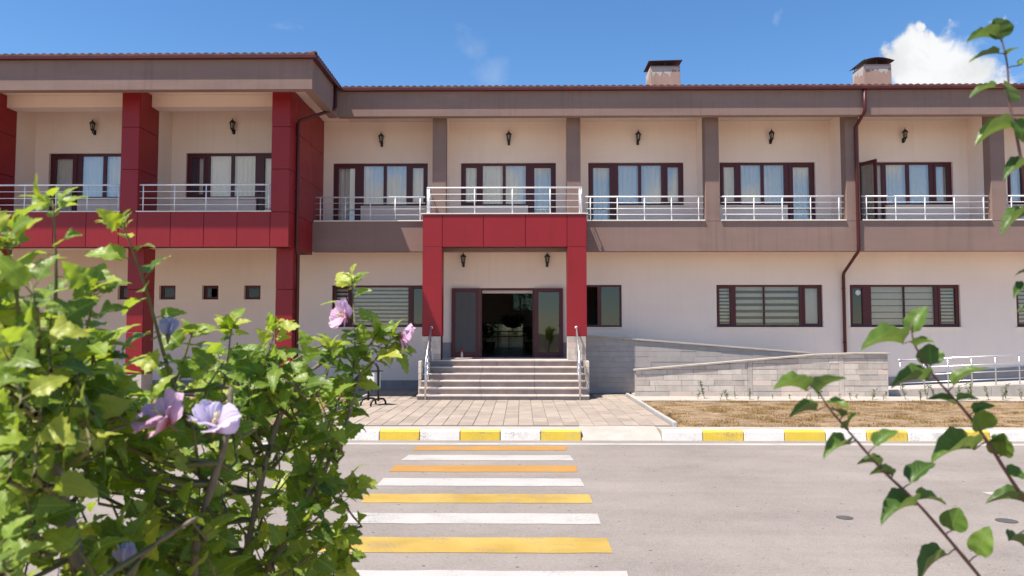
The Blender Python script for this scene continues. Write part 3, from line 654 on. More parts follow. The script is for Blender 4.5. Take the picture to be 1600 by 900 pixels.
tile_sheet('wing_side_roof_tiles', 19.83, 31.0, lambda u: min(u-19.82, 14.), lambda u, d, h: (-5.44-d, u, EZ+d*SLP+h-.005))
MB().tube([(-5.45-t, 19.84+t, EZ+.03+t*SLP) for t in (0, .5, 2, 6, 10)], .085, 8).build('hip_cap', 'tiles', B, smooth=True)
m = MB(); m.add([(XL-.7, 30.5, 11.25), (XR+.7, 30.5, 11.25), (XR+.7, 38.5, 9.37), (XL-.7, 38.5, 9.37)], [(0, 1, 2, 3)]); m.add([(XL-.7, 30.5, 11.24), (XR+.7, 30.5, 11.24), (XR+.7, 38.5, 9.3), (XL-.7, 38.5, 9.3)], [(3, 2, 1, 0)]); m.build('rear_roof_slope', 'tiles', B)
# chimneys
def chimney(x0, x1, y0, y1, z0, z1, arched):
    c = box('chimney', 'chimney', x0, x1, y0, y1, z0, z1, B, .01)
    random.seed(int(x0*10)); n = 12; top = z1-.06
    def patch(pt):
        e = [random.uniform(.05, .40) if i not in (0, n) else .08 for i in range(n+1)]; m = MB()
        for i in range(n): a, b = i/n, (i+1)/n; k = len(m.v); m.v += [pt(a, top), pt(b, top), pt(b, top-e[i+1]), pt(a, top-e[i])]; m.f.append((k+3, k+2, k+1, k))
        m.build('bare_plaster', 'patch', c)
    patch(lambda u, z: (x0+.02+(x1-x0-.04)*u, y0-.004, z)); patch(lambda u, z: (x0-.004, y1-.02-(y1-y0-.04)*u, z))
    for px, py in ((x0+.06, y0+.06), (x1-.06, y0+.06), (x0+.06, y1-.06), (x1-.06, y1-.06), ((x0+x1)/2, y0+.06)): MB().tube([(px, py, z1-.01), (px, py, z1+.2)], .012, 6).build('cap_leg', 'sheet_metal', c)
    m = MB(); nn = 10
    for i in range(nn+1):
        u = i/nn; x = x0-.07+(x1-x0+.14)*u
        z = z1+.09+(.11*math.sin(math.pi*u) if arched else .03*u+.05)
        for y in (y0-.10, y1+.10):
            m.v += [(x, y, z), (x, y, z+.012)]
    for i in range(nn): a = i*4; m.f += [(a, a+4, a+6, a+2), (a+1, a+3, a+7, a+5), (a, a+1, a+5, a+4), (a+2, a+6, a+7, a+3)]
    m.build('chimney_cap', 'sheet_metal', c)
    box('flue', 'black_metal', x0+.12, x1-.12, y0+.12, y1-.12, z1-.02, z1+.004, c)
chimney(4.60, 5.66, 27.0, 28.0, 10.2, 11.50, False); chimney(11.72, 12.66, 26.0, 26.9, 10.0, 11.18, True)
random.seed(23)
for x, y in ((11.55, 28.2), (4.45, 29.4)): MB().prism([(x-.5, 10.6), (x+.5, 10.6), (x+.52, 11.13+(y-28.2)*.25), (x, 11.19+(y-28.2)*.25), (x-.52, 11.11+(y-28.2)*.25)], y, y+.8).build('roof_vent', 'sheet_metal', B)
# downpipes
def pipe(pts, brackets=()):
    p = MB().tube(pts, .05, 10).build('downpipe', 'gutter', B, smooth=True)
    for x, y, z in brackets: MB().lathe([(.062, -.02), (.062, .02)], (x, y, z), 10).build('bracket', 'gutter', p)
pipe([(-5.47, 22.2, 9.26), (-5.47, 22.2, 8.62), (-5.50, 22.15, 8.55), (-6.27, 21.42, 8.02), (-6.31, 21.38, 7.92), (-6.31, 21.38, 4.40), (-6.31, 21.52, 4.15), (-6.31, 21.52, .3)], [(-6.31, 21.38, 6.0), (-6.31, 21.38, 7.6), (-6.31, 21.52, 2.2)])
pipe([(10.2, 22.62, 9.26), (10.2, 22.62, 8.62), (10.18, 22.66, 8.52), (10.15, 23.10, 8.27), (10.14, 23.13, 8.2), (10.14, 23.13, 4.55), (10.14, 23.16, 4.45), (10.16, 24.26, 3.9), (10.16, 24.32, 3.8), (10.17, 24.33, 1.0)], [(10.14, 23.13, 7.3), (10.14, 23.13, 5.6), (10.14, 23.13, 4.62), (10.16, 24.33, 3.4), (10.16, 24.33, 1.7)])

# ---------------- red cladding panels
G = .007
def panel_front(x0, x1, z0, z1, y, parent): return box('panel', 'red', x0+G, x1-G, y-.022, y-.001, z0+G, z1-G, parent, .004)
def panel_side(y0, y1, z0, z1, x, parent, d=1): return box('panel', 'red', min(x+d*.001, x+d*.022), max(x+d*.001, x+d*.022), y0+G, y1-G, z0+G, z1-G, parent, .004)
ZS = [5.325, 6.51, 7.69, 8.79]
WINGP = [(-6.89, -6.37), (-11.06, -10.555), (-15.23, -14.73), (-19.4, -18.9)]
WY = 20.85
for i, (a, b) in enumerate(WINGP):
    p = box('wing_pillar', 'red_core', a+.02, b-.02, WY, 21.95, 5.325, 8.79, B)
    for z0, z1 in zip(ZS, ZS[1:]):
        panel_front(a, b, z0, z1, WY, p); panel_side(WY, 21.95, z0, z1, a+.02, p, -1)
        if i: panel_side(WY, 21.95, z0, z1, b-.02, p)
    # lower pillar, set back under the beam
    q = box('lower_pillar', 'red_core', a+.04, b-.03, 21.34, 21.95, .86, 4.6, B)
    for z0, z1 in ((.86, 2.03), (2.03, 3.22), (3.22, 4.56)):
        panel_front(a+.02, b-.01, z0, z1, 21.34, q); panel_side(21.34, 21.95, z0, z1, a+.04, q, -1); panel_side(21.34, 21.95, z0, z1, b-.03, q)
    box('stone_base', 'block', a+.02, b-.01, 21.32, 21.97, .16, .855, q, .008)
    if i: box('balcony_partition', 'cream', a+.05, b-.05, 21.951, 22.899, 5.19, 8.79, B)
# side wall of the wing
sw = box('wing_side_wall', 'red_core', -6.62, -6.39, 21.951, YW-.001, 5.19, 8.8, B); 
for z0, z1 in zip(ZS, ZS[1:]):
    for y0, y1 in ((WY, 21.5), (21.5, 22.9), (22.9, YW)): panel_side(y0, y1, z0, z1, -6.39, sw)
for y0, y1 in ((WY, 21.5), (21.5, 22.35), (22.35, SY)): panel_side(y0, y1, 4.355, 5.325, -6.39, sw)
wb = MB(); wb.box(XL, -6.391, WY, 21.25, 4.37, 5.325); wb.box(-6.75, -6.391, 21.25, SY-.002, 4.37, 5.325); wb = wb.build('wing_beam', 'red_core', B)
xs = [-6.37, -6.89, -7.80, -8.717, -9.635, -10.555, -11.06, -11.97, -12.88, -13.79, -14.73, -15.23, -16.2, -17.1, -18.0, -18.9, -19.4]
for b, a in zip(xs, xs[1:]): panel_front(a, b, 4.355, 5.325, WY, wb)
box('wing_floor', 'soffit_wood', XL, -6.76, 21.251, YW-.001, 4.80, 5.18, B)
m = MB().box(XL, -6.76, 21.251, 22.0, 4.40, 4.62); m.build('wing_lower_beam', 'cream', B)
for a, b in ((-10.56, -6.89), (-14.73, -11.06), (-18.9, -15.23)):
    box('ceiling_beam', 'cream', a+.001, b-.001, 21.49, 21.96, 8.45, 8.795, B)
    box('ledge', 'white_stone', a-.03, b+.03, WY-.06, WY+.28, 5.327, 5.355, B, .005)
    railing('balcony_railing', [(a+.02, WY+.05), (b-.02, WY+.05)], 5.355, 6.09, B, [(x, WY+.05) for x in spaced(a+.12, b-.06, .9)])
# ---------------- entrance portico
PY = 22.35
P = box('portico', 'red_core', -2.87, 1.88, PY, PY+.34, 4.52, 5.47, B)
m = MB().box(-2.87, -2.54, PY+.34, SY-.001, 4.52, 5.47); m.box(1.55, 1.88, PY+.34, SY-.001, 4.52, 5.47); m.build('side_beam', 'red_core', P)
box('portico_ceiling', 'cream', -2.54, 1.55, PY+.34, SY-.001, 4.74, 4.80, P); box('portico_floor', 'concrete', -2.54, 1.55, PY+.34, SY-.001, 5.2, 5.40, P)
xs = [-2.90, -2.32, -1.115, .114, 1.33, 1.90]
for a, b in zip(xs, xs[1:]): panel_front(a, b, 4.51, 5.475, PY, P)
panel_side(PY, SY, 4.51, 5.475, -2.87, P, -1); panel_side(PY, SY, 4.51, 5.475, 1.88, P)
for a, b in ((-2.90, -2.32), (1.33, 1.90)):
    q = box('portico_pillar', 'red_core', a+.025, b-.025, PY, PY+.5, 1.22, 4.53, B)
    panel_front(a, b, 1.91, 4.51, PY, q); panel_side(PY, PY+.5, 1.91, 4.51, a+.025, q, -1); panel_side(PY, PY+.5, 1.91, 4.51, b-.025, q); box('panel', 'red', a+.03, b-.03, PY+.501, PY+.52, 1.91, 4.51, q)
    z = 1.222; flip = 0
    while z < 1.89:
        h = min(.172, 1.905-z)
        cut = [a+.01, a+.22 if flip else a+.37, b-.03]; flip ^= 1
        for c, d in zip(cut, cut[1:]): box('stone_block', 'block', c+.002, d-.002, PY-.02, PY+.52, z+.002, z+h-.002, q, .004)
        z += h
m = MB(); m.box(-2.95, 1.95, PY-.05, PY+.15, 5.476, 5.505); m.box(-2.95, -2.75, PY+.15, SY, 5.476, 5.505); m.box(1.75, 1.95, PY+.15, SY, 5.476, 5.505); m.build('ledge', 'white_stone', P, .004)
rp = [(-2.78, SY+.05), (-2.78, PY+.06), (1.77, PY+.06), (1.77, SY+.05)]
railing('portico_railing', rp, 5.505, 6.27, B, [(x, PY+.06) for x in (-2.72, -1.38, -.27, .84, 1.70)] + [(-2.78, y) for y in (PY+.14, PY+.42, PY+.72)] + [(1.77, y) for y in (PY+.14, PY+.42, PY+.72)])

# ---------------- wall lanterns (each hangs on the wall: a thing of its own)
def make_lantern(x, yw, z, label, turn=0.):
    e = empty('wall_lantern', (x, yw, z), label, 'lantern', 'black wall lanterns on the facade')
    cy = yw-.15; K = .84
    MB().prism([(x-.04, z-.24), (x+.04, z-.24), (x+.04, z-.09), (x-.04, z-.09)], yw-.03, yw-.001).build('wall_plate', 'black_metal', e, .01)
    MB().tube([(x, yw-.02, z-.16), (x, yw-.09, z-.21), (x, cy, z-.19), (x, cy, z-.12)], .02, 6).build('arm', 'black_metal', e, smooth=True)
    MB().lathe([(.015, -.20), (.05, -.16), (.075, -.13), (.085, -.12), (.03, -.115)], (x, cy, z), 6, K).build('base_cup', 'black_metal', e)
    m = MB()
    for k in range(6):
        a = k*math.pi/3+turn; m.tube([(x+.046*math.cos(a), cy+.046*math.sin(a), z-.10), (x+.071*math.cos(a), cy+.071*math.sin(a), z+.067)], .010, 5)
    m.build('cage', 'black_metal', e)
    MB().lathe([(.045, -.115), (.07, .078)], (x, cy, z), 6, K).build('glass', 'lamp_glass', e)
    MB().lathe([(.115, .075), (.12, .09), (.07, .15), (.035, .185), (.02, .19), (.028, .205), (.012, .225), (.006, .27)], (x, cy, z), 6, K).build('cap', 'black_metal', e)
for i, (x, z) in enumerate(((-4.494, 8.21), (-.406, 8.25), (3.727, 8.25), (7.965, 8.27), (12.186, 8.29), (16.9, 8.27))):
    make_lantern(x, YW, z, 'black lantern above ' + ['the upper window next to the red wing', 'the upper window over the porch', 'the upper window just right of the porch', 'the upper window left of the long downpipe', 'the balcony with the open door', 'the last balcony at the right edge'][i])
make_lantern(-12.962, 22.9, 8.24, 'black lantern on the wing balcony farther left'); make_lantern(-8.717, 22.9, 8.25, 'black lantern on the wing balcony nearest the corner')
make_lantern(-1.85, YW, 4.33, 'black lantern over the left leaf of the entrance door'); make_lantern(.814, YW, 4.33, 'black lantern over the right leaf of the entrance door')

# ================================================================== STAIRS, RAMP
ST = empty('entrance_stairs', (-.5, 21.6, .19), 'six worn stone steps leading up to the entrance landing', 'stairs')
zt = [.32, .50, .68, .86, 1.04, 1.22]; prev = .19
for k in range(6):
    y = 20.96 + .27*k; x0, x1 = ((-2.86, 1.84), (-2.83, 1.82), (-2.80, 1.785), (-2.80, 1.785), (-2.80, 1.785), (-2.80, 1.785))[k]
    cut = [x0, -1.14+random.uniform(-.05, .05), .36+random.uniform(-.05, .05), x1]
    yb = y+.31 if k < 5 else YW-.001
    for a, b in zip(cut, cut[1:]):
        j = random.uniform(-.003, .003)
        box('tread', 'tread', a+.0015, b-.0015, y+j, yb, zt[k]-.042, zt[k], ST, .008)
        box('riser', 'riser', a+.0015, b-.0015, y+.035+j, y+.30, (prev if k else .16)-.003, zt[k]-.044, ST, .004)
    prev = zt[k]
box('landing_core', 'riser', -2.80, 1.80, 22.62, YW-.002, .1, 1.175, ST)
for x0, x1 in ((-2.885, -2.802), (1.787, 1.885)):
    z = .18
    while z < 1.1: box('cheek_stone', 'block', x0, x1, 21.52, YW-.06, z+.003, z+.171, ST, .005); z += .174
for s, x in (('left', -2.62), ('right', 1.585)):
    m = MB(); top = (x, 22.2, 2.16); bot = (x, 20.99, 1.17)
    m.tube([(x, 22.33, 2.16), top, bot, (x, 20.97, .19)], .026, 10)
    for q in (.17, .34, .51, .68): m.tube([(x, 22.2, 2.16-q), (x, 20.99, 1.17-q)], .018, 6)
    r = m.build('stair_handrail', 'steel', None, smooth=True, at=(x, 20.97, .19)); tag(r, f'steel handrail on the {s} side of the entrance steps', 'handrail', 'steel handrails of the steps')
    MB().tube([(x, 22.2, 1.2), (x, 22.2, 2.16)], .02, 8).build('post', 'steel', r, smooth=True); 
    for yy, zz in ((21.3, .5), (21.6, .68), (21.9, .86)): MB().tube([(x, yy, zz), (x, yy, zz+.93)], .013, 8).build('post', 'steel', r, smooth=True)
    MB().lathe([(.0, -.045), (.032, -.032), (.045, 0), (.032, .032), (.0, .045)], (x, 22.33, 2.16), 10).build('end_knob', 'white_metal', r, smooth=True)
RA = empty('access_ramp', (6.5, 23, .19), 'pale stone block wheelchair ramp doubling back beside the steps', 'ramp')
m = MB(); m.prism([(1.9, .1), (9.2, .1), (9.2, .78), (1.9, 1.215)], 23.51, YW-.002); m.prism([(3.3, .1), (9.2, .1), (9.2, .78), (3.3, .20)], 22.285, 23.29); m.box(9.201, 10.3, 22.285, YW-.002, .1, .78); m.build('ramp_slab', 'concrete', RA)
def block_wall(name, y0, y1, top, x0, x1, course=.157, z0=.185, pil=(), stone='block', joint='mortar'):
    core = MB(); n = 24; xs = [x0+(x1-x0)*i/n for i in range(n+1)]
    for a, b in zip(xs, xs[1:]): core.prism([(a+.0, .1), (b, .1), (b, top(b)-.052), (a, top(a)-.052)], y0+.02, y1-.02)
    w = core.build(name, joint, RA); z = z0; row = 0
    while z < max(top(x0), top(x1)) - .06:
        x = x0 - (random.uniform(.1, .4) if row else 0)
        while x < x1:
            L = random.uniform(.42, .95); a, b = max(x, x0), min(x+L, x1)
            for p in pil:
                if a < p < b: b = p
                if p <= a < p+.14: a = p+.14; b = max(b, a+.2)
            if b > a + .04:
                ta, tb = min(z+course, top(a)-.052), min(z+course, top(b)-.052)
                if max(ta, tb) > z+.02:
                    j = random.uniform(-.004, .004)
                    g_ = .004 if stone == 'block' else .0015; MB().prism([(a+g_, z+g_), (b-g_, z+g_), (b-g_, max(tb-g_, z+.008)), (a+g_, max(ta-g_, z+.008))], y0+j, y1-j).build('stone_block', stone, w, g_)
            x = b if b > a else x+L
        z += course; row += 1
    for p in pil: MB().prism([(p+.003, z0), (p+.137, z0), (p+.137, top(p+.137)-.053), (p+.003, top(p)-.053)], y0-.005, y1+.005).build('stone_block', stone, w, .004)
    x = x0
    br = [x0-.04] + [q for q in (8.858,) if x0 < q < x1]
    pts = [x0-.05]; 
    while pts[-1] < x1+.05-.6: pts.append(min(pts[-1]+random.uniform(.9, 1.2), x1-.2))
    pts.append(x1+.05)
    for a, b in zip(pts, pts[1:]): MB().prism([(a+.002, top(a)-.05), (b-.002, top(b)-.05), (b-.002, top(b)), (a+.002, top(a))], y0-.05, y1+.05).build('coping_slab', 'white_stone' if False else 'concrete', w, .006)
    box('end_stone', 'block', x0-.012, x0-.001, y0+.004, y1-.004, z0, top(x0)-.054, w); return w
block_wall('rear_parapet', 23.30, 23.50, lambda x: 1.945-(max(x, 1.92)-1.983)*.0782, 1.92, 8.65, stone='block_rear', joint='mortar_rear')
block_wall('front_parapet', 22.10, 22.28, lambda x: min(1.443, .967+(x-3.22)*.0845), 3.27, 10.44, pil=(6.45, 9.05))
# second ramp rising to the right, with its steel rail
R2 = empty('side_ramp', (14, 22.8, .2), 'low concrete ramp rising to the right behind the seedlings', 'ramp')
zr = lambda x: .30+(x-10.7)*.045
m = MB().prism([(10.62, .1), (XR, .1), (XR, zr(XR)), (10.62, zr(10.7))], 22.75, YW-.06); m.build('ramp_slab', 'edging', R2)
x = 10.62
while x < XR-1: MB().prism([(x+.004, .12), (x+1.496, .12), (x+1.496, zr(x+1.5)+.05), (x+.004, zr(x)+.05)], 22.55, 22.748).build('ramp_kerb', 'concrete', R2, .008); x += 1.5
m = MB(); pts = [11.05 + .69*i for i in range(14)]
for k, r in ((.89, .024), (.66, .012), (.44, .012), (.22, .012)): m.tube([(pts[0], 22.65, zr(pts[0])+k), (pts[-1], 22.65, zr(pts[-1])+k)], r, 8)
r = m.build('ramp_railing', 'steel', None, smooth=True, at=(14, 22.65, .5)); tag(r, 'steel tube railing of the low ramp at the right edge', 'railing')
for x in pts: MB().tube([(x, 22.65, zr(x)+.04), (x, 22.65, zr(x)+.89)], .018, 8).build('post', 'steel', r, smooth=True)
for x in (pts[0]-.03, pts[1]+.85): MB().lathe([(.0, -.03), (.03, -.02), (.03, .02), (.0, .03)], (x, 22.65, zr(x)+.9), 8).build('end_knob', 'white_metal', r, smooth=True)

# ================================================================== SMALL THINGS
x, y = -3.76, 19.55
tb = empty('litter_bin', (x, y, .19), 'white litter bin box hung in a black tube stand on the paving', 'bin')
R45 = Matrix.Translation(Vector((x, y, 0))) @ Matrix.Rotation(math.radians(-28), 4, 'Z')
def T(m): m.v = [tuple(R45 @ Vector(p)) for p in m.v]; return m
for s in (-1, 1):
    T(MB().tube([(s*.16, 0, .30), (s*.16, 0, 1.02), (s*.13, 0, 1.15), (s*.06, 0, 1.24), (0, 0, 1.27)], .028, 8)).build('stand', 'black_metal', tb, smooth=True)
    T(MB().tube([(s*.16, -.30, .19), (s*.16, -.285, .27), (s*.16, -.22, .335), (s*.16, -.12, .35), (s*.16, .12, .35), (s*.16, .22, .335), (s*.16, .285, .27), (s*.16, .30, .19)], .026, 8)).build('foot', 'black_metal', tb, smooth=True)
bx = T(MB().box(-.128, .128, -.13, .13, .62, 1.04)).build('bin_box', 'bin_box', tb, .012)
T(MB().box(-.20, .20, -.15, .15, 1.043, 1.062)).build('lid_plate', 'black_metal', tb, .004)
# bottle by the door
bt = empty('bottle', (-1.87, 24.12, 1.22), 'small clear bottle with red cap in front of the left door leaf', 'bottle')
MB().lathe([(.0, 0), (.038, .004), (.04, .02), (.04, .14), (.03, .175), (.018, .19)], (-1.87, 24.12, 1.222), 14).build('body', 'bottle', bt, smooth=True)
MB().lathe([(.03, .17), (.042, .18), (.042, .235), (.02, .25)], (-1.87, 24.12, 1.222), 14).build('cap', 'grey_cap', bt)

# ---------------- leaf blades
def blade_mesh(name, outline, mat, fold=.18, curl=.25, wave=.0, seed=0):
    """unit leaf along +X; outline = half widths at stations; folded along the rib and curled down at the tip"""
    rnd = random.Random(seed); n = len(outline); v = []; f = []; uv = []
    xs = [i/(n-1) for i in range(n)]
    for x, w in zip(xs, outline):
        z0 = -curl*x*x + .05*math.sin(x*3.1)
        for s, q in ((-1, 1.), (-1, .5), (0, 0), (1, .5), (1, 1.)):
            yy = s*w*q; z = z0 + abs(yy)*fold + wave*math.sin(x*17+s*2+seed)*q*w + (rnd.uniform(-.012, .012) if q else 0)
            v.append((x - (.06*q if w > .2 else 0), yy, z)); uv.append((x, .5+yy))
    for i in range(n-1):
        for k in range(4): a = i*5+k; f.append((a, a+5, a+6, a+1))
    me = bpy.data.meshes.new(name); me.from_pydata(v, [], f); ul = me.uv_layers.new(name='UVMap')
    for lp in me.loops: ul.data[lp.index].uv = uv[lp.vertex_index]
    me.shade_smooth(); me.materials.append(M[mat]); return me, v, f, uv
# coarse-toothed three-lobed hibiscus leaves; finely toothed oval orchard leaves
HIB = [[.0, .15, .30, .27, .38, .46, .38, .36, .44, .30, .27, .33, .20, .17, .20, .10, .09, .0],
       [.0, .10, .24, .24, .33, .30, .38, .34, .30, .35, .26, .22, .26, .16, .14, .15, .06, .0],
       [.0, .18, .36, .33, .48, .52, .42, .30, .34, .26, .20, .24, .17, .12, .14, .08, .05, .0],
       [.0, .12, .22, .21, .27, .25, .29, .27, .24, .26, .20, .17, .19, .12, .10, .10, .04, .0]]
ORC = [[.0, .20, .33, .40, .43, .465, .46, .485, .47, .475, .445, .44, .42, .41, .375, .35, .29, .23, .12, .0],
       [.0, .16, .28, .37, .41, .45, .455, .485, .475, .48, .455, .445, .41, .39, .35, .31, .24, .17, .09, .0]]
hmesh = [blade_mesh('hibiscus_leaf', o, 'leaf', fold=.22+.1*(i % 2), curl=(.22, .35, .12, .4)[i], wave=.10, seed=i) for i, o in enumerate(HIB)]
omesh = [blade_mesh('orchard_leaf', o, 'tree_leaf', fold=fo, curl=c, wave=.05, seed=i) for i, (o, fo, c) in enumerate(((ORC[0], .45, .22), (ORC[1], .25, .10), (ORC[0], .8, .30), (ORC[1], .6, -.12)))]
def leaf_matrix(b, t, n, w=None):
    b, t = Vector(b), Vector(t); d = t-b; L = d.length; X = d/L; n = Vector(n); Z = n - X*n.dot(X)
    if Z.length < 1e-4: Z = X.orthogonal()
    Z.normalize(); Y = Z.cross(X); w = w or L
    m = Matrix((X*L, Y*w, Z*L)).transposed().to_4x4(); m.translation = b; return m
def bez(pts, t):
    n = len(pts)-1; f = min(max(t, 0), .99999)*n; i = int(f); u = f-i; P = [Vector(p) for p in pts]
    p0 = P[max(i-1, 0)]; p1 = P[i]; p2 = P[i+1]; p3 = P[min(i+2, n)]
    return .5*((2*p1)+(-p0+p2)*u+(2*p0-5*p1+4*p2-p3)*u*u+(-p0+3*p1-3*p2+p3)*u**3)

